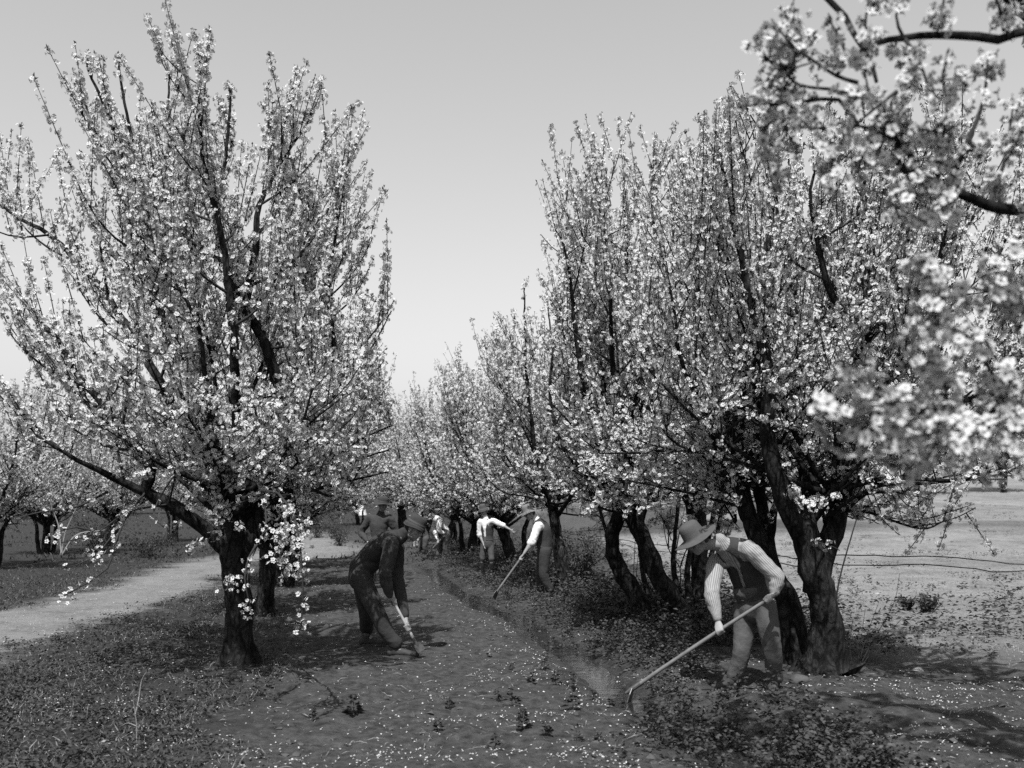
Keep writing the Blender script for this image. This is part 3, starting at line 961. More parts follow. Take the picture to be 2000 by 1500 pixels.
for i, (px, d, s, lab, grp) in enumerate((
        (872, 35.5, 1.02, 'blossoming tree ending the view down the right row, over the bent men', GR),
        (828, 41.0, 1.1, 'blossoming tree rising furthest back above the standing man\'s wide hat', GR),
        (790, 48.0, 1.15, 'farthest blossoming tree of the right row, its top against the open sky', GR),
        (566, 26.4, 1.0, 'fourth blossoming tree of the left row, mostly behind the nearer crowns', GL),
        (700, 60.0, 0.9, 'small far blossoming tree above the woman in the white dress', G3),
        (-20, 26.0, 1.0, 'blossoming tree beyond the path at the very edge of the view on the left', G3),
        (90, 33.0, 0.92, 'blossoming tree beyond the path with a dark trunk beside the round bush', G3),
        (215, 38.0, 0.95, 'blossoming tree beyond the path behind the crooked low limb', G3),
        (340, 42.0, 1.0, 'blossoming tree beyond the path behind the largest trunk', G3),
        (450, 47.0, 1.0, 'blossoming tree beyond the path, deep behind the left row', G3),
        (590, 55.0, 0.95, 'blossoming tree beyond the path where the left row ends', G3))):
    copy_tree(protos[(i * 2 + i // 3) % 3], spot(px, d), random.uniform(0, 6.28), s, lab)['group'] = grp


# ---- the near tree outside the frame on the right, its branches hang into view
b = V(3.75, 4.9, gz(3.75, 4.9) - 0.05)
r0 = MB()
r0t = MB()
r0b = MB()
fork0 = V(3.6, 4.8, 1.0)
tube(r0, catmull(np.stack([b, V(3.72, 4.9, 0.45), fork0]), 0.09), np.linspace(0.17, 0.13, len(catmull(np.stack([b, V(3.72, 4.9, 0.45), fork0]), 0.09))), 14, 0.16, flare=0.5)
rg = np.random.default_rng(77)
ac = {k: [] for k in ('P', 'N', 'S', 'LP', 'LD')}
far0 = {k: [] for k in ('P', 'N', 'S', 'LP', 'LD')}
big = [
    (np.vstack([fork0, V(3.3, 4.4, 1.9), line((2120, 480, 3.9), (1930, 402, 3.7), (1848, 366, 3.6), (1800, 345, 3.55), (1758, 322, 3.5), (1715, 300, 3.45))]), 0.075, 0.007),
    (np.vstack([fork0, V(3.1, 4.3, 2.2), line((2080, 130, 3.7), (1950, 78, 3.6), (1830, 68, 3.5), (1765, 74, 3.45), (1712, 84, 3.4), (1655, 122, 3.4), (1634, 148, 3.4))]), 0.05, 0.007),
    (np.vstack([fork0, V(3.6, 4.3, 2.3), V(3.0, 4.1, 3.4), V(2.2, 3.9, 3.9), line((1620, -70, 3.8), (1651, 33, 3.75), (1682, 88, 3.7), (1702, 124, 3.7), (1712, 160, 3.68))]), 0.055, 0.007),
    (np.vstack([fork0, V(3.4, 4.2, 1.6), V(2.9, 3.9, 1.85), line((2120, 760, 3.33), (1960, 770, 3.14), (1850, 790, 3.0), (1770, 815, 2.88), (1690, 850, 2.82))]), 0.06, 0.007),
    (np.vstack([fork0, V(3.4, 5.0, 2.4), V(2.9, 5.0, 3.8), V(2.0, 5.1, 4.7), V(1.1, 5.0, 5.1), V(.5, 4.9, 5.3)]), 0.07, 0.02),
    (np.vstack([fork0, V(3.5, 5.2, 2.4), V(3.2, 5.5, 3.8), V(2.5, 5.8, 4.9), V(1.9, 5.9, 5.5)]), 0.07, 0.02),
    (np.vstack([fork0, V(4.3, 4.5, 2.2), V(4.8, 4.4, 3.4), V(4.9, 4.3, 4.4)]), 0.07, 0.02),
    (np.vstack([fork0, V(3.7, 3.8, 2.2), V(3.6, 3.1, 3.3), V(3.4, 2.8, 4.2)]), 0.07, 0.02),
]
for poly, ra, rb in big:
    pts = catmull(poly, 0.09)
    tube(r0, pts, np.linspace(ra, rb * .75, len(pts)) if ra > .065 else np.linspace(ra, rb, len(pts)) * .9, 9, 0.12)
small = [
    (line((1800, 345, 3.55), (1776, 300, 3.5), (1758, 278, 3.45), (1729, 264, 3.4), (1676, 246, 3.4)), 0.012, 0.2),
    (line((1800, 345, 3.55), (1773, 342, 3.5), (1754, 312, 3.45), (1750, 260, 3.45), (1740, 200, 3.4)), 0.012, 0.3),
    (line((1830, 360, 3.6), (1835, 300, 3.4), (1850, 220, 3.3), (1840, 150, 3.3)), 0.010, 0.1),
    (line((1850, 368, 3.6), (1880, 300, 3.5), (1920, 200, 3.5), (1930, 100, 3.5)), 0.012, 0.1),
    (line((1930, 402, 3.7), (1960, 320, 3.8), (1980, 200, 3.9)), 0.010, 0.1),
    (line((1795, 118, 3.4), (1789, 143, 3.4), (1745, 184, 3.35), (1705, 215, 3.35), (1673, 243, 3.35)), 0.010, 0.1),
    (line((1765, 74, 3.45), (1795, 118, 3.4), (1810, 160, 3.4), (1830, 190, 3.4)), 0.008, 0.1),
    (line((1676, 162, 3.4), (1634, 148, 3.4), (1588, 118, 3.4), (1540, 80, 3.4), (1508, 38, 3.4)), 0.008, 0.25),
    (line((1634, 148, 3.4), (1650, 100, 3.35), (1620, 40, 3.35)), 0.006, 0.2),
    (line((1700, 180, 3.5), (1640, 180, 3.5), (1619, 174, 3.5), (1566, 168, 3.5), (1540, 150, 3.5), (1512, 130, 3.5), (1492, 106, 3.5)), 0.008, 0.5),
    (line((1676, 246, 3.4), (1638, 195, 3.45), (1569, 199, 3.5), (1538, 206, 3.5), (1505, 232, 3.5), (1488, 270, 3.5), (1520, 290, 3.5), (1560, 300, 3.5)), 0.008, 0.35),
    (line((1538, 206, 3.5), (1500, 203, 3.5), (1440, 208, 3.5)), 0.006, 0.25),
    (line((1538, 206, 3.5), (1525, 170, 3.5), (1540, 145, 3.45)), 0.006, 0.2),
    (line((1676, 246, 3.4), (1640, 240, 3.4), (1600, 250, 3.4), (1570, 250, 3.4)), 0.007, 0.1),
    (line((1673, 243, 3.35), (1630, 300, 3.4), (1620, 360, 3.4)), 0.006, 0.2),
    (line((1729, 264, 3.4), (1700, 320, 3.35), (1650, 350, 3.3), (1630, 380, 3.3)), 0.007, 0.1),
    (line((1773, 342, 3.5), (1740, 380, 3.4), (1700, 370, 3.35)), 0.006, 0.1),
    (line((1848, 366, 3.6), (1840, 420, 3.3), (1800, 430, 3.2), (1740, 395, 3.2)), 0.008, 0.2),
    (line((1712, 84, 3.4), (1690, 50, 3.4), (1700, -20, 3.4)), 0.006, 0.1),
    (line((1765, 74, 3.45), (1750, 30, 3.4), (1780, -30, 3.4)), 0.006, 0.1),
    (line((1830, 68, 3.5), (1840, 20, 3.4), (1850, -40, 3.4)), 0.006, 0.1),
    (line((1960, 60, 3.6), (1950, 10, 3.5), (1930, -40, 3.5)), 0.006, 0.1),
    # the near, low sprays
    (line((1850, 790, 2.35), (1800, 800, 2.2), (1740, 790, 2.15), (1690, 750, 2.1), (1640, 705, 2.1)), 0.006, 0.05),
    (line((1770, 815, 2.25), (1720, 850, 2.15), (1660, 845, 2.1), (1580, 815, 2.1)), 0.006, 0.1),
    (line((1850, 790, 2.35), (1810, 850, 2.2), (1770, 890, 2.15), (1740, 905, 2.1)), 0.006, 0.1),
    (line((1960, 770, 2.45), (1900, 850, 2.3), (1850, 885, 2.2), (1780, 900, 2.15)), 0.006, 0.1),
    (line((1850, 790, 2.35), (1840, 730, 2.2), (1800, 700, 2.2), (1760, 720, 2.2)), 0.006, 0.1),
    (line((1960, 770, 2.45), (1920, 700, 2.3), (1880, 650, 2.3), (1820, 630, 2.3)), 0.007, 0.1),
    (line((2120, 760, 2.6), (2030, 640, 2.5), (1930, 570, 2.4), (1850, 560, 2.35), (1790, 530, 2.3)), 0.009, 0.4),
    (line((1850, 560, 2.35), (1830, 600, 2.3), (1800, 640, 2.3)), 0.005, 0.1),
    (line((2030, 640, 2.5), (1970, 560, 2.4), (1950, 480, 2.4)), 0.007, 0.1),
    (line((1960, 770, 2.45), (1980, 860, 2.3), (1950, 930, 2.3)), 0.006, 0.1),
    (line((1720, 850, 2.15), (1750, 860, 2.1), (1800, 850, 2.05)), 0.005, 0.05),
]
for poly, ra, lo in small:
    near = poly[0][1] < 2.7
    if near:
        poly = V(0, 0, CAM_H) + (poly - V(0, 0, CAM_H)) * 1.28
    pts = catmull(poly, 0.05)
    tube(r0t, pts, np.linspace(ra, 0.003, len(pts)), 6, 0.1, freq=20)
    shoot_flowers(ac, rg, pts, 150 if near else 84, 0.06 if near else 0.05, lo, 0.023 if near else 0.0215)
    # short spurs
    for j in range(int(len(pts) * (0.45 if near else 0.55))):
        p = pts[rg.integers(int(len(pts) * lo), len(pts))]
        d = unit(V(0, 0, 0.4) + rg.normal(0, 0.8, 3))
        L = rg.uniform(0.06, 0.17 if near else 0.22)
        sp = np.stack([p, p + d * L * 0.5, p + d * L])
        tube(r0t, sp, [0.004, 0.003, 0.002], 4)
        shoot_flowers(ac, rg, sp, 90, 0.035, 0.3, 0.0215)
# its crown outside the frame, thinner, for shade
for poly, ra, rb in big[4:]:
    pts = catmull(poly, 0.2)
    for p in pts[6:]:
        for j in range(5):
            d = unit(V(0, 0, 0.6) + rg.normal(0, 0.7, 3))
            L = rg.uniform(0.4, 0.9)
            sp = np.stack([p, p + d * L * 0.5, p + d * L])
            q = sp[-1]
            if abs(q[0] / q[1]) < 0.53 and (min(q[2], p[2]) - CAM_H) / q[1] < 0.51:
                continue
            tube(r0t, sp, [0.008, 0.006, 0.003], 4)
            shoot_flowers(far0, rg, sp, 60, 0.06, 0.1, 0.034)
flowers(r0b, np.concatenate(ac['P']), np.concatenate(ac['N']), np.concatenate(ac['S']), 0, rg)
flowers(r0b, np.concatenate(far0['P']), np.concatenate(far0['N']), np.concatenate(far0['S']), 2, rg)
LP, LD = np.concatenate(ac['LP']), np.concatenate(ac['LD'])
kites(r0b, LP, LD, rg.normal(0, 1, (len(LP), 3)), rg.uniform(0.015, 0.035, len(LP)), rg.uniform(0.004, 0.008, len(LP)), 1)
tree_obj('blossom_tree', 'nearest blossoming tree, blurred flowering branches reaching in on the right', 'tree', b, (r0, r0t, r0b, 0), GR)


# ------------------------------------------------------------------ undergrowth, weeds and petals
def scatter(n, x0, x1, y0, y1, dens, rng, power=1.6):
    """random spots, thicker near the camera, kept where dens(x, y) says"""
    t = rng.uniform(0, 1, n)
    a, c = y0 ** (1 - power), y1 ** (1 - power)
    y = (a + t * (c - a)) ** (1 / (1 - power))
    x = rng.uniform(x0, x1, n)
    keep = rng.uniform(size=n) < dens(x, y)
    return x[keep], y[keep]


def plants(mb, x, y, hmin, hmax, leaves, ll, lw, rng, mat=0, spread=0.5):
    n = len(x)
    h = rng.uniform(hmin, hmax, n)
    rep = np.repeat(np.arange(n), leaves)
    m = len(rep)
    f = rng.uniform(0.1, 1, m)
    a = rng.uniform(0, 6.28, m)
    d = np.stack([np.cos(a), np.sin(a), rng.uniform(-0.2, 0.6, m)], -1)
    hh = h[rep] * f
    rad = spread * h[rep] * rng.uniform(0, 1, m) * (1.1 - f * 0.6)
    P = np.stack([x[rep] + np.cos(a) * rad, y[rep] + np.sin(a) * rad, gz(x[rep], y[rep]) + hh], -1)
    N = np.stack([rng.normal(0, .8, m), rng.normal(0, .8, m), np.ones(m)], -1)
    kites(mb, P, d, N, rng.uniform(*ll, m), rng.uniform(*lw, m), mat)


rw = np.random.default_rng(99)


def d_right(x, y):
    u = rowu(x, y)
    n = fbm(x * 1.1, y * 1.1, 61)
    n2 = vn(x * 3.2, y * 3.2, 63)
    bank = np.exp(-((u - 1.6) / 0.30) ** 2) * sst(0.28, 0.45, n) * (0.3 + 1.3 * sst(.35, .65, n2))
    clear = 1 - 1.4 * np.exp(-((x - 2.05) / .55) ** 4 - ((y - 9.0) / .85) ** 4)
    bank = bank * clear * (np.abs(u - DITCH_U(y)) > .26)
    row = np.exp(-((u - 3.05) / 1.15) ** 2) * sst(11.0, 12.2, y) * 1.5 * (1 - .9 * np.exp(-((x - .6) / .5) ** 2 - ((y - 17.7) / 1.0) ** 2))
    foot = np.exp(-((x - 1.55) / 0.5) ** 2 - ((y - 7.7) / 0.75) ** 2) * (0.3 + 1.1 * sst(.35, .65, n2))
    return np.clip(np.maximum(np.maximum(bank, row), foot) * (1 - sst(30, 40, y)), 0, 1)


ug = MB()
x, y = scatter(40000, -6, 6, 6.3, 36, d_right, rw)
tallr = np.exp(-((rowu(x, y) - 2.95) / 0.6) ** 2) * sst(11.5, 14, y)
far = tallr > rw.uniform(size=len(x)) * 0.9
plants(ug, x[far], y[far], 0.12, 0.42, 16, (0.04, 0.075), (0.014, 0.026), rw)
plants(ug, x[~far], y[~far], 0.06, 0.24, 13, (0.022, 0.05), (0.010, 0.019), rw, spread=0.55)
tag(ug.build('undergrowth', M_leaf, smooth=False), 'dark leafy weeds along the furrow and under the right row', kind='stuff')


def d_left(x, y):
    u = rowu(x, y)
    n = fbm(x * 0.9, y * 0.9, 71)
    m = (1 - sst(-3.0, -2.2, u + (n - 0.5) * 2.0)) * (1 - pathmask(x, y))
    return np.clip(m * (0.35 + 0.8 * sst(0.35, 0.6, n)), 0, 1) * (1 - 0.6 * sst(16, 30, y))


cl = MB()
x, y = scatter(28000, -13, -0.5, 6.2, 36, d_left, rw)
plants(cl, x, y, 0.02, 0.12, 7, (0.017, 0.044), (0.008, 0.017), rw, spread=1.0)
tag(cl.build('clover', M_clover, smooth=False), 'low clover and weeds covering the ground on the left', kind='stuff')

gr = MB()
x, y = scatter(40000, -13, -0.5, 6.2, 40, d_left, rw)
m = len(x)
P = np.stack([x, y, gz(x, y) - 0.005], -1)
D = np.stack([rw.normal(0, .6, m), rw.normal(0, .6, m), np.ones(m)], -1)
kites(gr, P, D, rw.normal(0, 1, (m, 3)) * V(1, 1, .2), rw.uniform(0.03, 0.11, m), rw.uniform(0.002, 0.004, m))
x, y = scatter(14000, -30, 2, 28, 80, lambda x, y: sst(.4, .6, fbm(x * .5, y * .5, 15)) * (1 - pathmask(x, y)), rw, power=1.1)
m2 = len(x)
kites(cl2 := MB(), np.stack([x, y, gz(x, y) - .02], -1), np.stack([rw.normal(0, .8, m2), rw.normal(0, .8, m2), np.ones(m2)], -1), rw.normal(0, 1, (m2, 3)), rw.uniform(.05, .2, m2), rw.uniform(.012, .04, m2))
tag(cl2.build('meadow_tufts', M_clover, smooth=False), 'rough tufts on the far ground left of the rows', kind='stuff')
x, y = scatter(30000, 2.6, 24, 11, 60, lambda x, y: fieldmask(x, y) * sst(0.45, 0.6, fbm(x * 1.5, y * 1.5, 5)) * 0.8, rw)
m2 = len(x)
P = np.stack([x, y, gz(x, y) - 0.005], -1)
D = np.stack([rw.normal(0, .6, m2), rw.normal(0, .6, m2), np.ones(m2)], -1)
kites(gr, P, D, rw.normal(0, 1, (m2, 3)) * V(1, 1, .2), rw.uniform(0.03, 0.10, m2), rw.uniform(0.003, 0.006, m2))
tag(gr.build('grass', M_grassdry, smooth=False), 'pale short grass blades among the clover and over the field', kind='stuff')


def d_pet(x, y):
    u = rowu(x, y)
    n = fbm(x * 1.6, y * 1.6, 81)
    base = 0.13 + 1.1 * sst(0.48, 0.68, n)
    base = base * np.where(np.abs(u - DITCH_U(y)) < 0.3, 0.12, 1)
    base = base * (1 - 0.75 * fieldmask(x, y)) * np.where(u < -2.5, 0.5, 1.0)
    return np.clip(base, 0, 1)


pe = MB()
x, y = scatter(46000, -9, 6.5, 6.0, 34, d_pet, rw, power=1.9)
m = len(x)
P = np.stack([x, y, gz(x, y) + rw.uniform(0.006, 0.016, m)], -1)
a = rw.uniform(0, 6.28, m)
D = np.stack([np.cos(a), np.sin(a), rw.normal(0, .35, m)], -1)
N = np.stack([rw.normal(0, .5, m), rw.normal(0, .5, m), np.ones(m)], -1)
kites(pe, P, D, N, rw.uniform(0.011, 0.025, m), rw.uniform(0.004, 0.008, m))
tag(pe.build('fallen_petals', M_fallen, smooth=False), 'white petals fallen over the bare soil', kind='stuff')


M_soilclod = mat('soil_clod', 0.045, var=0.4, scale=18, bump=0.5, bscale=60)
co_ = MB()
x, y = scatter(14000, -4, 6, 6.2, 24, lambda x, y: np.clip(np.exp(-((rowu(x, y) - 1.75) / .5) ** 2) * .8 + .25 * (rowu(x, y) > -2.3) * (rowu(x, y) < 4) * sst(.5, .65, fbm(x * 1.4, y * 1.4, 91)), 0, 1) * (np.abs(rowu(x, y) - DITCH_U(y)) > .13), rw, power=1.8)
m = len(x)
ph = np.array([V(1, 0, 0), V(-.5, .87, 0), V(-.5, -.87, 0), V(0, 0, 1), V(.5, .5, .6), V(-.9, .1, .5)])
fc = np.array([(0, 4, 3), (0, 1, 4), (1, 3, 4), (1, 5, 3), (1, 2, 5), (2, 3, 5), (2, 0, 3)])
sz = rw.uniform(.01, .048, m) * rw.uniform(.4, 1, m)
a = rw.uniform(0, 6.28, m)
pv = ph[None] * (1 + rw.normal(0, .25, (m, 6, 1))) * sz[:, None, None] * V(1, 1, .75)
pv = np.stack([pv[..., 0] * np.cos(a)[:, None] - pv[..., 1] * np.sin(a)[:, None], pv[..., 0] * np.sin(a)[:, None] + pv[..., 1] * np.cos(a)[:, None], pv[..., 2]], -1)
pv += np.stack([x, y, gz(x, y)], -1)[:, None]
co_.add(pv.reshape(-1, 3), tris=(np.arange(m)[:, None, None] * 6 + fc[None]).reshape(-1, 3))
tag(co_.build('clods', M_soilclod, smooth=False), 'crumbly clods of dug earth along the furrow', kind='stuff')
li = MB()
x, y = scatter(7000, -9, 6, 6.2, 22, lambda x, y: .5 + 0 * x, rw, power=1.8)
m = len(x)
a = rw.uniform(0, 6.28, m)
kites(li, np.stack([x, y, gz(x, y) + .008], -1), np.stack([np.cos(a), np.sin(a), rw.normal(.05, .15, m)], -1), np.stack([rw.normal(0, .5, m), rw.normal(0, .5, m), np.ones(m)], -1), rw.uniform(.03, .16, m), rw.uniform(.0015, .004, m))
tag(li.build('litter', M_grassdry, smooth=False), 'bits of straw and twig lying on the ground', kind='stuff')
fw2 = MB()
x, y = scatter(9000, -6, 9, 13, 44, lambda x, y: (rowu(x, y) > 3.2) * (1 - fieldmask(x, y)) * sst(.3, .6, fbm(x * .8, y * .8, 96)), rw, power=1.4)
plants(fw2, x, y, 0.1, 0.4, 9, (.05, .12), (.012, .026), rw, spread=.6)
x, y = scatter(6000, 3, 26, 10.5, 55, lambda x, y: fieldmask(x, y) * sst(.5, .62, fbm(x * .7, y * .7, 95)), rw, power=1.3)
plants(fw2, x, y, 0.04, 0.2, 12, (.03, .07), (.008, .018), rw, spread=.8)
tag(fw2.build('field_weeds', M_leaf, smooth=False), 'scattered dark weeds over the sunny field', kind='stuff')


def weed(px, py, h, seed, lab, n=26):
    r = np.random.default_rng(seed)
    d = 2000 * CAM_H / (py - HOR)
    x, y = (px - 1000) / FPX * d, d
    z = float(gz(x, y))
    mb, st = MB(), MB()
    tube(st, np.stack([V(0, 0, -0.01), V(r.normal(0, .01), r.normal(0, .01), h * .5), V(r.normal(0, .015), r.normal(0, .015), h)]), [0.004, 0.003, 0.002], 5)
    f = r.uniform(0.08, 1, n)
    a = r.uniform(0, 6.28, n)
    w = h * 0.42 * (1.15 - f)
    P = np.stack([np.cos(a) * w * 0.35, np.sin(a) * w * 0.35, f * h], -1)
    D = np.stack([np.cos(a), np.sin(a), r.uniform(-.3, .7, n)], -1)
    kites(mb, P, D, np.stack([r.normal(0, .4, n), r.normal(0, .4, n), np.ones(n)], -1), 0.018 + w * 0.9, 0.008 + w * 0.3)
    root = empty('weed', (x, y, z))
    st.build('stem', M_twig, root)
    mb.build('leaves', M_leaf, root, smooth=False)
    tag(root, lab, 'weed', 'lone weeds on the bare soil')


for i, (px, py, h, nl_, lab) in enumerate((
        (1118, 1392, .17, 26, 'tall narrow weed standing alone on the soil a step left of the near hoe tip'),
        (1192, 1384, .08, 20, 'tiny pointed weed just below the tip of the striped man\'s hoe'),
        (1158, 1364, .09, 20, 'tiny pointed weed between the tall narrow weed and the furrow'),
        (1085, 1338, .15, 30, 'bushy weed in the middle of the trio beside the furrow'),
        (1064, 1310, .13, 26, 'farthest weed of the trio beside the furrow'),
        (1118, 1345, .15, 26, 'weed of the trio beside the furrow standing nearest the water'),
        (1000, 1310, .09, 22, 'low weed farthest left among the weeds beside the furrow'),
        (1040, 1336, .10, 24, 'low spreading weed just left of the trio beside the furrow'),
        (970, 1372, .10, 26, 'low weed touching a taller one on the open soil, left of the pair'),
        (1000, 1380, .16, 28, 'taller weed touching a low one on the open soil, right of the pair'),
        (690, 1392, .17, 44, 'ragged leafy weed clump on the soil below the stooping man'),
        (612, 1402, .10, 26, 'small weed on the soil left of the ragged clump'),
        (878, 1382, .10, 28, 'flat sprawling weed midway between the ragged clump and the weed pair'),
        (1020, 1425, .15, 44, 'wide dark weed low down in the middle of the bare soil'),
        (1066, 1436, .11, 26, 'small weed just right of the wide dark weed on the soil'),
        (855, 1430, .10, 24, 'lonely weed low down on the soil left of the wide dark one'),
        (965, 1462, .12, 30, 'weed cut by the bottom edge of the view'),
        (1170, 1450, .08, 22, 'tiny weed low on the soil under the two pointed weeds'))):
    weed(px, py, h, 500 + i, lab, nl_)


# ------------------------------------------------------------------ shrubs, saplings, sticks, stones, fence, far buildings
def shrub(name, label, px, py, w, h, n, seed, m, dens_low=0.1, d=None):
    r = np.random.default_rng(seed)
    d = d or 2000 * CAM_H / (py - HOR)
    x, y = (px - 1000) / FPX * d, d
    z = float(gz(x, y))
    st, lv = MB(), MB()
    for i in range(14):
        a = r.uniform(0, 6.28)
        e = V(math.cos(a) * w * r.uniform(.2, .9), math.sin(a) * w * r.uniform(.2, .9), h * r.uniform(.6, 1))
        pts = catmull(np.stack([V(r.normal(0, .05), r.normal(0, .05), -.03), e * V(.35, .35, .5), e]), 0.1)
        tube(st, pts, np.linspace(0.012, 0.003, len(pts)), 5)
        k = n // 14
        t = r.uniform(dens_low, 1, k)
        P = np.stack([np.interp(t, np.linspace(0, 1, len(pts)), pts[:, j]) for j in range(3)], -1) + r.normal(0, w * .13, (k, 3))
        P[:, 2] = np.maximum(P[:, 2], 0.02)
        kites(lv, P, r.normal(0, 1, (k, 3)) + V(0, 0, .3), r.normal(0, .6, (k, 3)) + V(0, 0, 1), r.uniform(.04, .09, k), r.uniform(.010, .02, k))
    root = empty(name, (x, y, z))
    tag(root, label, 'bush')
    st.build('stems', M_twig, root)
    tag(lv.build('foliage', m, root, smooth=False), kind='stuff')
    return root


M_bush = mat('bush_leaf', 0.035, rough=0.6, var=0.4, scale=3, transl=0.1)
shrub('leafy_bush', 'dark narrow-leaved bush between the pale trunk and the two leaning trunks', 1142, 1128, 0.45, 1.1, 1300, 1, M_bush, d=18.3)
shrub('leafy_bush', 'round dark bush under the crooked low limb beyond the pale path', 190, 1082, 1.1, 1.3, 2200, 2, M_bush)
shrub('leafy_bush', 'wide low dark bush beyond the path, right of the round bush', 285, 1090, 1.2, .7, 1800, 3, M_bush)
shrub('leafy_bush', 'small dark bush on the far slope below the woman in white', 665, 1052, 0.9, 1.0, 1200, 4, M_bush, d=38)
shrub('leafy_bush', 'dim bush at the far end of the open slope, left of the wide hat', 620, 1045, 1.6, 1.5, 1800, 5, M_bush, d=46)
shrub('leafy_bush', 'rounded bush on the bank below the stone building', 1305, 1045, 0.8, 1.0, 1400, 6, M_bush, d=42)
shrub('leafy_bush', 'low tuft of weeds in the sunny field at the right edge of the shade', 1812, 1195, 0.28, .26, 600, 7, M_bush)
shrub('leafy_bush', 'small tuft of weeds left of the other tuft in the sunny field', 1772, 1190, 0.16, .22, 350, 8, M_bush)


def sapling(name, label, cat, stems, r0, m, r1=0.003):
    b = stems[0][0].copy()
    root = empty(name, b)
    tag(root, label, cat)
    for s in stems:
        mb = MB()
        pts = catmull(s, 0.08)
        tube(mb, pts, np.linspace(r0, r1, len(pts)), 6, 0.05, freq=20)
        mb.build('stem', m, root, origin=b)


def foot(px, py):
    d = 2000 * CAM_H / (py - HOR)
    x = (px - 1000) / FPX * d
    return V(x, d, float(gz(x, d)) - 0.02)


f = foot(1326, 1215)
D = f[1]
sapling('bare_sapling', 'thin bare forked sapling standing behind the brim of the striped worker\'s hat', 'sapling', [
    np.vstack([f, line((1328, 1150, D), (1328, 1110, D), (1305, 1070, D), (1292, 1000, D), (1290, 950, D))]),
    np.vstack([line((1328, 1110, D), (1338, 1080, D), (1352, 1050, D), (1368, 990, D))]),
    np.vstack([line((1305, 1072, D), (1308, 1010, D), (1316, 965, D))]),
    np.vstack([line((1318, 1092, D), (1325, 1050, D), (1340, 980, D))])], 0.011, M_twig)
f = foot(1237, 1190)
D = f[1]
sapling('bare_sapling', 'thin bare twin shoots between the two mottled trunks', 'sapling', [
    np.vstack([f, line((1238, 1110, D), (1240, 1050, D), (1232, 1000, D))]), np.vstack([f, line((1246, 1090, D), (1250, 1040, D))])], 0.008, M_twig)
f = foot(1318, 1190)
sapling('bare_sapling', 'short thin bare shoots right of the mottled trunks in front of the field', 'sapling', [
    np.vstack([f, line((1320, 1120, f[1]), (1324, 1040, f[1]))]), np.vstack([f, line((1340, 1110, f[1]), (1345, 1060, f[1]))])], 0.007, M_twig)
f = foot(1628, 1205)
sapling('leaning_stick', 'long thin dark stick leaning up to the right past the thick forked trunk', 'stick', [
    np.vstack([f, line((1640, 1130, f[1]), (1665, 1040, f[1]), (1690, 960, f[1]))])], 0.014, M_twig, 0.009)
f = foot(1672, 1320)
D = f[1]
sapling('bare_sapling', 'sprout of fine bare shoots in the shade right of the spread roots', 'sapling', [
    np.vstack([f, line((1690, 1250, D), (1715, 1180, D))]), np.vstack([f, line((1700, 1260, D), (1745, 1180, D), (1757, 1120, D))]),
    np.vstack([f, line((1680, 1260, D), (1690, 1190, D))]), np.vstack([f, line((1705, 1270, D), (1760, 1210, D))]), np.vstack([f, line((1660, 1270, D), (1665, 1210, D))])], 0.005, M_twig, 0.002)
f = foot(266, 1462)
D = f[1]
sapling('dry_stalk', 'pale dry forked stalk standing in the clover at the lower left', 'stalk', [
    np.vstack([f, line((267, 1415, D), (261, 1372, D), (263, 1340, D - .05), (258, 1318, D - .1))]), np.vstack([line((264, 1395, D), (271, 1365, D + .05), (276, 1330, D + .1), (286, 1312, D + .1))]),
    np.vstack([line((266, 1418, D), (250, 1412, D + .1), (236, 1418, D + .15))])], 0.0035, M_palewood, 0.0015)
f = foot(120, 1085)
D = f[1]
sapling('bare_sapling', 'tangle of pale bare shoots beside the round bush beyond the path', 'sapling', [
    np.vstack([f, line((128, 1040, D), (150, 990, D))]), np.vstack([f, line((115, 1030, D), (100, 990, D))]), np.vstack([f, line((150, 1045, D), (205, 1035, D))])], 0.03, M_palewood, 0.01)

M_stone = mat('field_stone', 0.2, var=0.3, scale=9, bump=0.5, bscale=14)


def stone(px, py, s, label, seed, m=M_stone):
    f = foot(px, py)
    mb = MB()
    nu, nv = 10, 7
    vs = [V(0, 0, -.5)]
    for i in range(1, nv):
        for j in range(nu):
            th, ph = math.pi * i / nv, 2 * math.pi * j / nu
            p = V(math.sin(th) * math.cos(ph), math.sin(th) * math.sin(ph), -math.cos(th) * .55)
            vs.append(p * (1 + 0.35 * mnoise.noise(Vector(p * 1.3) + Vector((seed, 0, 0)))))
    vs.append(V(0, 0, .55))
    q, t = [], []
    for i in range(nv - 2):
        for j in range(nu):
            a, b_ = 1 + i * nu + j, 1 + i * nu + (j + 1) % nu
            q.append((a, b_, b_ + nu, a + nu))
    for j in range(nu):
        t.append((0, 1 + (j + 1) % nu, 1 + j))
        t.append((len(vs) - 1, len(vs) - 1 - nu + j, len(vs) - 1 - nu + (j + 1) % nu))
    mb.add(np.array(vs) * V(s, s * .8, s), q, t)
    o = mb.build('stone', m)
    o.location = tuple(f + V(0, 0, s * .25))
    tag(o, label, 'stone')


M_clod = mat('earth_clod', 0.055, var=0.3, scale=9, bump=0.6, bscale=20)
stone(206, 1444, 0.055, 'pale jagged stone lying in the clover at the lower left', 3)
stone(1792, 1312, 0.07, 'pale smooth stone lying in the tree shade on the right', 5)
stone(1712, 1160, 0.05, 'small white stone in the field right of the thick trunk', 8)
stone(1560, 1340, 0.10, 'rough clod of earth at the foot of the leaning trunk', 9, M_clod)
stone(1585, 1375, 0.07, 'small clod of earth in front of the spread roots', 12, M_clod)

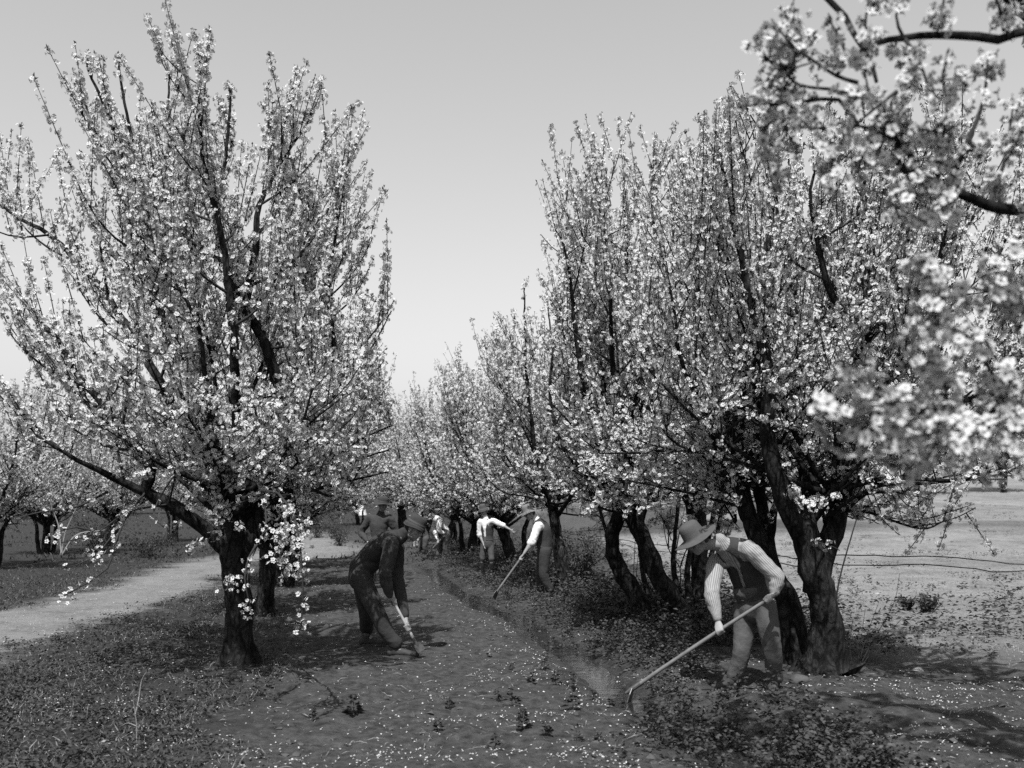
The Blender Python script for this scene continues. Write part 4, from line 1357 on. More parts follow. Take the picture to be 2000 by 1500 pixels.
# slack wires strung along the right row
fence = empty('wire_fence', at(1530, 1080, 10.6))
tag(fence, 'two slack dark wires strung along the right row across the sunny field', 'fence')
M_wire = mat('old_wire', 0.03, rough=0.6)
for yy, zoff in ((1080, 0.0), (1098, -0.09)):
    r = np.random.default_rng(yy)
    pts = []
    for xx in np.linspace(3.4, -1.6, 26):
        pass
    xs = np.linspace(6.8, 1.2, 40)
    # the wires follow the row: u about 3.35, from the near right to the far left
    ysw = 10 + (3.35 - (xs - 0)) / -1.0 * 0
    t = np.linspace(0, 1, 44)
    a, c = V(5.6, 9.4, 1.16 + zoff), V(0.9, 20.5, 1.10 + zoff)
    mid = V(3.35, 10.9, 1.14 + zoff)
    P = catmull(np.stack([a, V(4.45, 10.2, 1.155 + zoff), mid, V(2.75, 13.8, 1.02 + zoff), V(2.0, 17.0, 1.05 + zoff), c]), 0.15)
    P[:, 2] += 0.012 * np.sin(np.arange(len(P)) * 0.9 + yy) + r.normal(0, 0.006, len(P)) - 0.02 * np.sin(np.arange(len(P)) * .37)
    mb = MB()
    tube(mb, P, 0.006, 5)
    mb.build('wire', M_wire, fence, origin=at(1530, 1080, 10.6))


def boxv(x0, x1, y0, y1, z0, z1):
    v = [(x, y, z) for z in (z0, z1) for y in (y0, y1) for x in (x0, x1)]
    q = [(0, 2, 3, 1), (4, 5, 7, 6), (0, 1, 5, 4), (2, 6, 7, 3), (0, 4, 6, 2), (1, 3, 7, 5)]
    return np.array(v, float), q


def brickmat(name, g, sx, sy):
    m = mat(name, g, var=0.2, scale=3)
    n, l = m.node_tree.nodes, m.node_tree.links
    bt = n.new('ShaderNodeTexBrick')
    bt.inputs['Color1'].default_value = grey(g * 1.1)
    bt.inputs['Color2'].default_value = grey(g * 0.75)
    bt.inputs['Mortar'].default_value = grey(g * 0.45)
    bt.inputs['Scale'].default_value = 1
    bt.inputs['Brick Width'].default_value = sx
    bt.inputs['Row Height'].default_value = sy
    bt.inputs['Mortar Size'].default_value = 0.02
    tc = [x for x in n if x.type == 'TEX_COORD'][0]
    sp = n.new('ShaderNodeSeparateXYZ')
    cb = n.new('ShaderNodeCombineXYZ')
    l.new(tc.outputs['Object'], sp.inputs[0])
    ad = n.new('ShaderNodeMath')
    l.new(sp.outputs[0], ad.inputs[0])
    l.new(sp.outputs[1], ad.inputs[1])
    l.new(ad.outputs[0], cb.inputs[0])
    l.new(sp.outputs[2], cb.inputs[1])
    l.new(cb.outputs[0], bt.inputs['Vector'])
    l.new(bt.outputs['Color'], n['Principled BSDF'].inputs['Base Color'])
    return m


# stone outbuilding beyond the field
hx, hy = 8.4, 54.0
hz = float(gz(hx, hy)) - 0.3
hb = empty('stone_building', (hx, hy, hz), R(-8))
tag(hb, 'low pale stone building with a dark roof beyond the field, seen between trunks', 'building')
mb = MB()
mb.add(*boxv(-3.6, 3.6, 0, 3, 0, 1.9))
mb.build('wall', brickmat('pale_rubble_stone', 0.22, 0.42, 0.2), hb, smooth=False)
mb = MB()
v = np.array([(-3.8, -.25, 1.86), (3.8, -.25, 1.86), (3.8, 1.5, 2.55), (-3.8, 1.5, 2.55), (3.8, 3.25, 1.86), (-3.8, 3.25, 1.86),
              (-3.8, -.25, 1.78), (3.8, -.25, 1.78), (3.8, 3.25, 1.78), (-3.8, 3.25, 1.78)])
mb.add(v, [(0, 1, 2, 3), (3, 2, 4, 5), (6, 7, 1, 0), (9, 5, 4, 8), (6, 9, 8, 7)], [(0, 3, 5), (1, 4, 2)])
mb.add(np.zeros((0, 3)))
mb.build('roof', mat('dark_roof', 0.06, var=0.3, scale=4), hb, smooth=False)
mb = MB()
mb.add(*boxv(0.6, 1.5, -0.03, 0.02, 0.9, 1.6))
mb.build('shutter', mat('dark_shutter', 0.05), hb, smooth=False)

M_pale = mat('weathered_paling', 0.3, var=0.3, scale=2)
# white marker post on the slope
f = spot(667, 62)
mb = MB()
mb.add(*boxv(-.06, .06, -.06, .06, 0, 1.35))
mb.add(*boxv(-.075, .075, -.075, .075, 1.35, 1.4))
o = mb.build('post', M_pale, smooth=False, loc=f)
tag(o, 'thin white post on the far slope left of the woman in white', 'post')

# far trees closing the view
M_farleaf = mat('far_foliage', 0.05, var=0.4, scale=.6, transl=0.15)


def fartree(seed, H, W):
    r = np.random.default_rng(seed)
    wd, lv = MB(), MB()
    tube(wd, catmull(np.stack([V(0, 0, -.2), V(.1, 0, H * .3), V(0, .1, H * .8)]), .5), np.linspace(.22, .05, len(catmull(np.stack([V(0, 0, -.2), V(.1, 0, H * .3), V(0, .1, H * .8)]), .5))), 8, .1)
    for i in range(26):
        a, t = r.uniform(0, 6.28), r.uniform(.25, 1)
        c = V(math.cos(a) * W * r.uniform(.1, .8) * (1.15 - t * .7), math.sin(a) * W * r.uniform(.1, .8) * (1.15 - t * .7), H * (.2 + .75 * t))
        tube(wd, np.stack([V(0, 0, c[2] * .6), c * V(.6, .6, .85), c]), [.06, .04, .02], 5)
        k = 200
        P = c + r.normal(0, 1, (k, 3)) * V(W * .2, W * .2, H * .07)
        kites(lv, P, r.normal(0, 1, (k, 3)), r.normal(0, 1, (k, 3)), r.uniform(.15, .35, k), r.uniform(.06, .13, k))
    return wd, lv


fps = []
GF = 'dark trees on the far slope'
for i, (H, W) in enumerate(((7, 3.0), (9, 3.2))):
    wd, lv = fartree(900 + i, H, W)
    p = empty('far_tree')
    wd.build('trunk', M_bark, p)
    tag(lv.build('crown', M_farleaf, p, smooth=False), kind='stuff')
    fps.append(p)
labs = ['dark leafy tree beyond the field under the blurred blossom', 'dark leafy tree at the far right end of the field', 'dim leafy tree on the slope behind the stone building',
        'dim leafy tree far behind the pale sunlit trunk', 'hazy leafy tree far up the slope above the pointing boy', 'dim leafy tree far behind the woman in white',
        'dim leafy tree far left of the white post', 'dim leafy tree at the far end of the pale path', 'dim leafy tree far beyond the path at the left edge', 'dim leafy tree far behind the round bush']
for i, (px, d) in enumerate(((1790, 64), (1960, 66), (1400, 78), (1130, 90), (980, 95), (760, 100), (660, 105), (520, 90), (60, 75), (260, 80))):
    src = fps[i % 2]
    if i < 2:
        src.location, lab = tuple(spot(px, d)), labs[i]
        tag(src, lab, 'tree', GF)
    else:
        copy_tree(src, spot(px, d), random.uniform(0, 6.28), random.uniform(.8, 1.1), labs[i])


# ------------------------------------------------------------------ people
M_skin = mat('weathered_skin', 0.19, rough=0.6, var=0.15, scale=9, bump=0.15, bscale=60)
M_hair = mat('dark_hair', 0.03, rough=0.7, var=0.3, scale=40)
M_white = mat('white_shirt_cloth', 0.5, rough=0.9, var=0.06, scale=5, bump=0.25, bscale=22)
M_vest = mat('dark_wool_vest', 0.032, rough=0.95, var=0.2, scale=25, bump=0.3, bscale=70)
M_vestg = mat('grey_wool_vest', 0.028, rough=0.95, var=0.2, scale=25, bump=0.3, bscale=70)
M_trous = mat('grey_work_trousers', 0.056, rough=0.95, var=0.25, scale=7, bump=0.35, bscale=30)
M_trousd = mat('dark_work_trousers', 0.028, rough=0.95, var=0.25, scale=7, bump=0.35, bscale=30)
M_trousm = mat('mid_work_trousers', 0.055, rough=0.95, var=0.25, scale=7, bump=0.35, bscale=30)
M_coat = mat('brown_coat_cloth', 0.034, rough=0.95, var=0.2, scale=12, bump=0.3, bscale=60)
M_dark = mat('faded_dark_jacket', 0.024, rough=0.95, var=0.35, scale=6, bump=0.3, bscale=30)
M_felt = mat('grey_felt', 0.055, rough=0.95, var=0.15, scale=14, bump=0.2, bscale=80)
M_feltd = mat('dark_felt', 0.03, rough=0.95, var=0.2, scale=14, bump=0.2, bscale=80)
M_feltp = mat('pale_cloth_hat', 0.12, rough=0.95, var=0.15, scale=14, bump=0.2, bscale=60)
M_boot = mat('dusty_boot_leather', 0.028, rough=0.75, var=0.4, scale=14, bump=0.2, bscale=40)
M_band = mat('hat_band', 0.04, rough=0.8)
M_eye = mat('eye', 0.03, rough=0.2)
M_shaft = mat('worn_wood_shaft', 0.10, rough=0.6, var=0.25, scale=14)
M_iron = mat('worn_iron', 0.045, rough=0.45, var=0.4, scale=20, spec=0.6)


def stripemat():
    m = mat('striped_shirt_cloth', 0.4, rough=0.95, var=0.08, scale=6, bump=0.25, bscale=25)
    n, l = m.node_tree.nodes, m.node_tree.links
    a = n.new('ShaderNodeAttribute')
    a.attribute_name = 'stripe'
    s = n.new('ShaderNodeMath')
    s.operation = 'SINE'
    k = n.new('ShaderNodeMath')
    k.operation = 'MULTIPLY'
    k.inputs[1].default_value = 2 * math.pi / 0.018
    l.new(a.outputs['Fac'], k.inputs[0])
    l.new(k.outputs[0], s.inputs[0])
    r = n.new('ShaderNodeMapRange')
    r.inputs['From Min'].default_value = 0.0
    r.inputs['From Max'].default_value = 0.7
    r.inputs['To Min'].default_value = 0.23
    r.inputs['To Max'].default_value = 0.11
    l.new(s.outputs[0], r.inputs['Value'])
    l.new(r.outputs[0], n['Principled BSDF'].inputs['Base Color'])
    return m


M_stripe = stripemat()


def loft(pts, rad, side=None, seg=14, step=None, caps=True):
    """closed tapering body of elliptical rings; rad = (across side, across the other way)"""
    pts = np.asarray(pts, float)
    rad = np.array([(r, r) if np.isscalar(r) else r for r in rad], float)
    if step:
        t0 = np.concatenate([[0], np.cumsum(np.linalg.norm(np.diff(pts, axis=0), axis=1))])
        q = catmull(pts, step)
        tq = np.concatenate([[0], np.cumsum(np.linalg.norm(np.diff(q, axis=0), axis=1))])
        tq = tq / tq[-1] * t0[-1]
        rad = np.stack([np.interp(tq, t0, rad[:, i]) for i in (0, 1)], -1)
        pts = q
    T = unit(np.gradient(pts, axis=0))
    if side is None:
        side = V(0, 1, 0) if abs(T[0][1]) < 0.8 else V(1, 0, 0)
    side = np.broadcast_to(np.asarray(side, float), pts.shape)
    S = unit(side - (side * T).sum(1, keepdims=True) * T)
    U = np.cross(T, S)
    if caps:
        a = np.radians([75, 50, 25])
        pre = [(pts[0] - T[0] * min(rad[0]) * math.sin(x), rad[0] * math.cos(x), S[0], U[0]) for x in a]
        post = [(pts[-1] + T[-1] * min(rad[-1]) * math.sin(x), rad[-1] * math.cos(x), S[-1], U[-1]) for x in a[::-1]]
        e0, e1 = pts[0] - T[0] * min(rad[0]), pts[-1] + T[-1] * min(rad[-1])
        pts = np.vstack([[p[0] for p in pre], pts, [p[0] for p in post]])
        rad = np.vstack([[p[1] for p in pre], rad, [p[1] for p in post]])
        S = np.vstack([[p[2] for p in pre], S, [p[2] for p in post]])
        U = np.vstack([[p[3] for p in pre], U, [p[3] for p in post]])
    else:
        e0, e1 = pts[0], pts[-1]
    n = len(pts)
    an = np.arange(seg) * 2 * math.pi / seg
    ring = pts[:, None] + rad[:, 0][:, None, None] * np.cos(an)[None, :, None] * S[:, None] + rad[:, 1][:, None, None] * np.sin(an)[None, :, None] * U[:, None]
    i = np.arange(n - 1)[:, None] * seg
    j = np.arange(seg)[None]
    j2 = (j + 1) % seg
    q = np.stack([i + j, i + j2, i + seg + j2, i + seg + j], -1).reshape(-1, 4)
    v = np.vstack([ring.reshape(-1, 3), e0, e1])
    m = n * seg
    jj = np.arange(seg)
    t = np.concatenate([np.stack([(jj + 1) % seg, jj, np.full(seg, m)], -1),
                        np.stack([m - seg + jj, m - seg + (jj + 1) % seg, np.full(seg, m + 1)], -1)])
    return v, q, t


def ball(c, r, ax=None):
    """ellipsoid; r = radii along the columns of ax"""
    ax = np.eye(3) if ax is None else np.asarray(ax)
    r = np.broadcast_to(np.asarray(r, float), 3)
    nu, nv = 14, 9
    vs = [V(0, 0, -1)]
    for i in range(1, nv):
        for j in range(nu):
            th, ph = math.pi * i / nv, 2 * math.pi * j / nu
            vs.append(V(math.sin(th) * math.cos(ph), math.sin(th) * math.sin(ph), -math.cos(th)))
    vs.append(V(0, 0, 1))
    q, t = [], []
    for i in range(nv - 2):
        for j in range(nu):
            a, b_ = 1 + i * nu + j, 1 + i * nu + (j + 1) % nu
            q.append((a, b_, b_ + nu, a + nu))
    for j in range(nu):
        t.append((0, 1 + (j + 1) % nu, 1 + j))
        t.append((len(vs) - 1, len(vs) - 1 - nu + j, len(vs) - 1 - nu + (j + 1) % nu))
    return (np.array(vs) * r) @ ax.T + c, np.array(q), np.array(t)


def fuse(lofts, vox, smooth=4):
    """one continuous skin over several lofts"""
    mb = MB()
    for v, q, t in lofts:
        mb.add(v, q, t)
    me = mb.mesh('tmp', M_skin)
    o = bpy.data.objects.new('tmp', me)
    C.objects.link(o)
    m = o.modifiers.new('r', 'REMESH')
    m.mode = 'VOXEL'
    m.voxel_size = vox
    m.use_smooth_shade = True
    m = o.modifiers.new('s', 'SMOOTH')
    m.iterations = smooth
    m.factor = 0.5
    dg = bpy.context.evaluated_depsgraph_get()
    dg.update()
    out = bpy.data.meshes.new_from_object(o.evaluated_get(dg))
    bpy.data.objects.remove(o)
    bpy.data.meshes.remove(me)
    return out


def piece(name, lofts, vox, material, root, smooth=4, wrinkle=0.0, wscale=14.0, origin=None, bones=None, folds=None):
    me = fuse(lofts, vox, smooth)
    me.name = name
    n = len(me.vertices)
    co = np.zeros(n * 3, np.float32)
    me.vertices.foreach_get('co', co)
    co = co.reshape(-1, 3).astype(float)
    if wrinkle:
        no = np.zeros(n * 3, np.float32)
        me.vertices.foreach_get('normal', no)
        no = no.reshape(-1, 3)
        w = np.zeros(n)
        for i in range(n):
            p = Vector(co[i])
            a = mnoise.noise(p * wscale)
            b_ = mnoise.noise(Vector(((p.x + .6 * p.z) * wscale * .8 + 7, (p.y - .5 * p.z) * wscale * .8, p.z * wscale * 1.05)))
            w[i] = 0.5 * a + (1 - abs(b_) * 2.2) * 0.55
        amp = np.full(n, wrinkle)
        for c, rr, k in (folds or []):
            amp = amp + wrinkle * k * np.exp(-((co - c) ** 2).sum(1) / rr ** 2)
        co = co + no * (w * amp)[:, None]
    if bones:
        best, val = np.full(n, 9.0), np.zeros(n)
        for a, b_, side in bones:
            T = unit(b_ - a)
            t = np.clip((co - a) @ T / np.linalg.norm(b_ - a), 0, 1)
            d = co - (a + t[:, None] * (b_ - a))
            S = unit(side - (side @ T) * T)
            U = np.cross(T, S)
            r = np.linalg.norm(d, axis=1)
            ang = np.arctan2(d @ U, d @ S)
            k = r < best
            best = np.where(k, r, best)
            val = np.where(k, ang * 0.07, val)
        at_ = me.attributes.new('stripe', 'FLOAT', 'POINT')
        at_.data.foreach_set('value', val.astype(np.float32))
    co = co - origin
    me.vertices.foreach_set('co', co.astype(np.float32).ravel())
    me.materials.clear()
    me.materials.append(material)
    me.polygons.foreach_set('use_smooth', np.ones(len(me.polygons), bool))
    me.update()
    o = bpy.data.objects.new(name, me)
    C.objects.link(o)
    o.parent = root
    return o


def hand_on(wr, cen, sd, s=1.0, r=0.017):
    """palm, four unequal curled fingers and a thumb closed round a shaft through cen along sd"""
    sd = unit(sd)
    f = cen - wr
    f = unit(f - (f @ sd) * sd)
    e2 = unit(np.cross(sd, f))
    if e2[2] < 0 and abs(e2[2]) > .3:
        e2, sd = -e2, -sd
    out = [loft(np.stack([wr, wr + (cen + e2 * .022 - wr) * .5, cen + e2 * (r + .012) + f * .004]), [(.024 * s, .017 * s), (.040 * s, .016 * s), (.042 * s, .014 * s)], side=sd, seg=12, step=.02)]
    rr = r + 0.009 * s
    for k, (o, ln) in enumerate(((-.031, 190), (-.011, 215), (.010, 205), (.030, 175))):
        th = np.radians(np.linspace(100, 100 - ln, 9))
        p = cen + sd * o * s + rr * (np.cos(th)[:, None] * f + np.sin(th)[:, None] * e2)
        out.append(loft(p, np.linspace(.0095, .0075, 9) * s, side=sd, seg=8))
    th = np.radians(np.linspace(140, 255, 6))
    p = cen + sd * -.05 * s + sd * np.linspace(.006, .03, 6)[:, None] + rr * (np.cos(th)[:, None] * f + np.sin(th)[:, None] * e2)
    p = np.vstack([wr + (cen - wr) * .35 - sd * .02, p])
    out.append(loft(p, np.linspace(.0125, .0085, 7) * s, side=sd, seg=8))
    return out


def hand_open(wr, d, sd, s=1.0, curl=0.35):
    """relaxed hand, fingers slightly curled"""
    d, sd = unit(d), unit(sd - (sd @ unit(d)) * unit(d))
    n = np.cross(d, sd)
    pc = wr + d * .085 * s
    out = [loft(np.stack([wr, wr + d * .045 * s, pc]), [(.024 * s, .017 * s), (.038 * s, .015 * s), (.040 * s, .012 * s)], side=sd, seg=12, step=.02)]
    for o, L in ((-.030, .062), (-.010, .078), (.010, .083), (.029, .072)):
        t = np.linspace(0, 1, 5)[:, None]
        p = pc + sd * o * s + d * L * s * t - n * curl * L * s * t ** 2 + sd * o * .25 * t
        out.append(loft(p, np.linspace(.0095, .007, 5) * s, side=sd, seg=8))
    t = np.linspace(0, 1, 5)[:, None]
    p = wr + d * .03 * s + sd * .025 * s + (d * .045 + sd * .045 - n * .012) * s * t
    out.append(loft(p, np.linspace(.013, .008, 5) * s, side=n, seg=8))
    return out


def lathe(prof, seg=28):
    prof = np.asarray(prof, float)
    a = np.arange(seg) * 2 * math.pi / seg
    v = np.stack([prof[:, 0][:, None] * np.cos(a), prof[:, 0][:, None] * np.sin(a), np.broadcast_to(prof[:, 1][:, None], (len(prof), seg))], -1)
    i = np.arange(len(prof) - 1)[:, None] * seg
    j = np.arange(seg)[None]
    j2 = (j + 1) % seg
    q = np.stack([i + j, i + j2, i + seg + j2, i + seg + j], -1).reshape(-1, 4)
    return v, q


def hat(root, org, c, up, fw, m, brim=0.165, crown=(0.088, 0.115), droop=0.02, dent=0.0, s=1.0, wav=0.012, band=True, seed=0):
    """felt hat: crown, brim, band; c = centre of the head opening"""
    up = unit(up)
    fw = unit(fw - (fw @ up) * up)
    sd = np.cross(up, fw)
    cr, ch = crown
    prof = [(0.001, ch * .97), (cr * .45, ch * .985), (cr * .72, ch * .93), (cr * .9, ch * .78), (cr * .97, ch * .5), (cr * 1.02, ch * .15), (cr * 1.06, 0.01),
            (cr * 1.15, 0.0), ((cr + brim) * .55, -droop * .35), (brim * .9, -droop * .8), (brim, -droop), (brim * 1.002, -droop - .004),
            (brim * .9, -droop * .8 - .006), ((cr + brim) * .55, -droop * .35 - .006), (cr * 1.06, -.006), (cr * .98, .03), (cr * .9, ch * .6), (0.001, ch * .85)]
    v, q = lathe(prof)
    r = np.hypot(v[..., 0], v[..., 1])
    a = np.arctan2(v[..., 1], v[..., 0])
    k = sst(cr, brim, r)
    v[..., 2] += k * wav * (np.sin(2 * a + seed) + .6 * np.sin(3 * a + 1.7 * seed))
    v[..., 2] -= dent * np.exp(-(v[..., 1] / .03) ** 2) * sst(ch * .7, ch, v[..., 2])
    v[..., 0] *= 1.1
    w = v.reshape(-1, 3) * s
    w = c + w[:, :1] * fw + w[:, 1:2] * sd + w[:, 2:] * up
    mb = MB()
    mb.add(w - org, q)
    o = mb.build('hat', m, root)
    if band:
        v, q = lathe([(cr * 1.075, .012), (cr * 1.065, .02), (cr * 1.045, .034), (cr * 1.02, .034)])
        v[..., 0] *= 1.1
        w = v.reshape(-1, 3) * s
        w = c + w[:, :1] * fw + w[:, 1:2] * sd + w[:, 2:] * up
        mb = MB()
        mb.add(w - org, q)
        mb.build('band', M_band, o)
    return o


def boot(root, org, an, toe, s=1.0, m=None, shaft=0.10):
    """laced work boot: sole, foot, ankle shaft"""
    d = toe - an
    d[2] = 0
    d = unit(d)
    g = toe[2]
    side = V(-d[1], d[0], 0)
    heel = V(an[0], an[1], g) - d * .055 * s
    L = .285 * s
    P = np.stack([heel + V(0, 0, .045), heel + d * L * .25 + V(0, 0, .05), heel + d * L * .5 + V(0, 0, .045), heel + d * L * .75 + V(0, 0, .036), heel + d * L + V(0, 0, .030)])
    R_ = [(.034, .042), (.036, .048), (.040, .042), (.046, .032), (.038, .026)]
    R_ = [(a * s, b_ * s) for a, b_ in R_]
    lf = [loft(P, R_, side=side, seg=14, step=.03), loft(np.stack([heel + d * .05 * s + V(0, 0, .05), an + V(0, 0, shaft)]), [.045 * s, .05 * s], seg=12)]
    o = piece('boot', lf, .010, m or M_boot, root, 3, .002, 20, org)
    sole = MB()
    nn = 12
    t = np.linspace(0, 2 * math.pi, 20, endpoint=False)
    wv = np.where(np.cos(t) > 0, .047, .038) * s
    ring = heel + d * (L * .5) + (np.cos(t) * L * .56)[:, None] * d + (np.sin(t) * wv)[:, None] * side
    lo, hi = ring.copy(), ring.copy()
    lo[:, 2], hi[:, 2] = g - .004, g + .02
    v = np.vstack([lo, hi, heel + d * L * .5 + V(0, 0, .02)])
    n = len(t)
    jj = np.arange(n)
    sole.add(v - org, np.stack([jj, (jj + 1) % n, n + (jj + 1) % n, n + jj], -1), np.stack([n + jj, n + (jj + 1) % n, np.full(n, 2 * n)], -1))
    sole.build('sole', M_band, o, smooth=False)
    return o


def person(label, J, near=True, vest=None, vestopen=0.12, shirt=M_white, trousers=M_trous, hatp=None, hands=None, s=1.0, vox=None, sleeves='long',
           coat=False, hair=True, stripes=False, knick=False, bootm=None):
    """J: joint positions (world). Sides are the person's own left (l) and right (r)"""
    g = J['g']
    org = V(J['pelvis'][0], J['pelvis'][1], g)
    root = empty('person', org)
    tag(root, label, 'person', 'men hoeing among the blossoming trees')
    vb = vox or (.0095 if near else .015)
    vc = vb * 1.25
    up = unit(J['neck'] - J['pelvis'])
    side = unit(J['shl'] - J['shr'])
    side = unit(side - (side @ up) * up)
    fwd = np.cross(side, up)                       # chest direction (left x up)
    J = dict(J)
    pel, che, neck = J['pelvis'], J['chest'], J['neck']
    wst = pel * .62 + che * .38 - fwd * .01 * s

    # --- head
    hc, hf, hu = J['head'], unit(J['face']), J.get('hup', V(0, 0, 1))
    hu = unit(hu - (hu @ hf) * hf)
    hs = np.cross(hu, hf)
    A = np.stack([hf, hs, hu], 1)
    k = s
    head = [ball(hc + hu * .025 * k - hf * .012 * k, V(.094, .074, .088) * k, A), ball(hc - hu * .045 * k + hf * .022 * k, V(.066, .056, .062) * k, A),
            ball(hc - hu * .085 * k + hf * .050 * k, V(.028, .030, .026) * k, A),
            loft(np.stack([hc + hu * .022 * k + hf * .078 * k, hc - hu * .008 * k + hf * .098 * k, hc - hu * .022 * k + hf * .094 * k]), [.009 * k, .014 * k, .016 * k], seg=8),
            ball(hc + hu * .035 * k + hf * .070 * k, V(.016, .052, .012) * k, A),
            ball(hc - hu * .052 * k + hf * .078 * k, V(.012, .024, .006) * k, A), ball(hc - hu * .062 * k + hf * .075 * k, V(.012, .021, .007) * k, A)]
    for sg in (-1, 1):
        head.append(ball(hc + hs * sg * .076 * k - hf * .012 * k - hu * .012 * k, V(.020, .008, .032) * k, A))
        head.append(ball(hc + hs * sg * .042 * k + hf * .058 * k - hu * .018 * k, V(.022, .022, .016) * k, A))
    nb = hc - hf * .025 * k - hu * .05 * k
    body = head + [loft(np.stack([nb, nb * .5 + neck * .5, neck]), [.052 * k, .052 * k, .066 * k], seg=12, step=.03)]
    # --- body under the clothes
    body.append(loft(np.stack([pel, wst, che, neck - up * .04]), [(.15 * k, .105 * k), (.13 * k, .095 * k), (.155 * k, .11 * k), (.09 * k, .07 * k)], side=side, seg=18, step=.05))
    for sd_ in 'lr':
        sh, el, wr = J['sh' + sd_], J['el' + sd_], J['wr' + sd_]
        body.append(loft(np.stack([che * .4 + sh * .6, sh, el, el * .6 + wr * .4, wr]), [.06 * k, .05 * k, .040 * k, .041 * k, .026 * k], seg=12, step=.04))
        hp, kn, an = J['hip' + sd_], J['kn' + sd_], J['an' + sd_]
        body.append(loft(np.stack([hp, kn, kn * .65 + an * .35, an]), [.08 * k, .055 * k, .052 * k, .036 * k], seg=12, step=.05))
        t = J['toe' + sd_] - an
        body.append(loft(np.stack([an, V(an[0], an[1], g + .05) + t * V(.4, .4, 0)]), [.035 * k, .03 * k], seg=10))
        h = (hands or {}).get(sd_)
        if h is None:
            body += hand_open(wr, unit(wr - el) + V(0, 0, -.2), fwd, k)
        elif h[0] == 'open':
            body += hand_open(wr, h[1], h[2], k)
        else:
            body += hand_on(wr, h[1], h[2], k)
    piece('body', body, vb, M_skin, root, 2, 0, 0, org)
    for sg in (-1, 1):
        mb = MB()
        mb.add(*ball(hc + hs * sg * .033 * k + hf * .077 * k + hu * .012 * k - org, V(.008, .012, .007) * k, A))
        mb.build('eye', M_eye, root)
    if hair:
        hh = [ball(hc + hu * .030 * k - hf * .022 * k, V(.092, .079, .084) * k, A), ball(hc - hf * .06 * k - hu * .02 * k, V(.045, .062, .05) * k, A)]
        piece('hair', hh, .012, M_hair, root, 2, .004, 60, org)
    # --- shirt or coat
    lo = pel - up * (.16 if coat else 0.0) * k
    sh_l = [loft(np.stack([lo, wst, che, che * .35 + neck * .65, neck]), [((.20 if coat else .168) * k, (.145 if coat else .125) * k), (.158 * k, .118 * k), (.182 * k, .132 * k), (.15 * k, .105 * k), (.07 * k, .068 * k)], side=side, seg=20, step=.05)]
    folds = []
    for sd_ in 'lr':
        sh, el, wr = J['sh' + sd_], J['el' + sd_], J['wr' + sd_]
        if sleeves == 'long':
            sh_l.append(loft(np.stack([che * .45 + sh * .55, sh, sh * .5 + el * .5, el, el * .5 + wr * .5, el * .1 + wr * .9]), [.088 * k, .080 * k, .076 * k, .068 * k, .060 * k, .042 * k], seg=14, step=.04))
        else:
            e2 = el * .82 + wr * .18
            sh_l.append(loft(np.stack([che * .45 + sh * .55, sh, sh * .5 + el * .5, el, e2]), [.085 * k, .076 * k, .072 * k, .068 * k, .062 * k], seg=14, step=.04))
            sh_l.append(loft(np.stack([el * .95 + wr * .05, e2]), [.074 * k, .070 * k], seg=14))
        folds += [(el, .09, 1.6), (sh, .1, .8)]
    # collar
    sh_l.append(loft(np.stack([neck - up * .03, neck + up * .035]), [.082 * k, .066 * k], seg=14))
    bones = None
    if stripes:
        bones = []
        for sd_ in 'lr':
            bones += [(J['sh' + sd_], J['el' + sd_], fwd), (J['el' + sd_], J['wr' + sd_], fwd)]
        bones.append((pel, neck, side))
    piece('coat' if coat else 'shirt', sh_l, vc, shirt, root, 3, .007 if near else .008, 15, org, bones, folds)
    # --- trousers
    tr = [loft(np.stack([pel + up * .10 * k, pel, (J['hipl'] + J['hipr']) / 2 - V(0, 0, .02)]), [(.165 * k, .125 * k), (.175 * k, .135 * k), (.16 * k, .13 * k)], side=side, seg=20, step=.04)]
    folds = []
    for sd_ in 'lr':
        hp, kn, an = J['hip' + sd_], J['kn' + sd_], J['an' + sd_]
        if knick:
            e = kn * .85 + an * .15
            tr.append(loft(np.stack([hp, hp * .5 + kn * .5, kn, e]), [.098 * k, .085 * k, .072 * k, .055 * k], seg=16, step=.04))
        else:
            tr.append(loft(np.stack([hp, hp * .5 + kn * .5, kn, kn * .5 + an * .5, an + V(0, 0, .075)]), [.108 * k, .098 * k, .082 * k, .078 * k, .074 * k], seg=16, step=.04))
        folds += [(kn, .12, 1.2), (an, .12, 1.5)]
    piece('trousers', tr, vc, trousers, root, 3, .0055, 9, org, None, folds)
    if knick:
        for sd_ in 'lr':
            kn, an = J['kn' + sd_], J['an' + sd_]
            piece('stocking', [loft(np.stack([kn, kn * .6 + an * .4, an]), [.058 * k, .060 * k, .045 * k], seg=12, step=.04)], vc, M_vestg, root, 2, .002, 20, org)
    for sd_ in 'lr':
        t = J['toe' + sd_].copy()
        t[2] = J.get('gz' + sd_, g)
        boot(root, org, J['an' + sd_], t, k, bootm, .04 if not knick else .12)
    # --- open vest
    if vest is not None:
        cl = np.stack([pel + up * .03 * k, wst, che, che * .45 + neck * .55, neck - up * .02])
        rd = np.array([(.180, .140), (.172, .134), (.196, .148), (.172, .122), (.10, .09)]) * k
        t0 = np.concatenate([[0], np.cumsum(np.linalg.norm(np.diff(cl, axis=0), axis=1))])
        q = catmull(cl, .02)
        tq = np.linspace(0, 1, len(q))
        rd = np.stack([np.interp(tq, t0 / t0[-1], rd[:, i]) for i in (0, 1)], -1)
        T = unit(np.gradient(q, axis=0))
        S = unit(side - (T @ side)[:, None] * T)
        F = np.cross(S, T)
        nn = 56
        rows = []
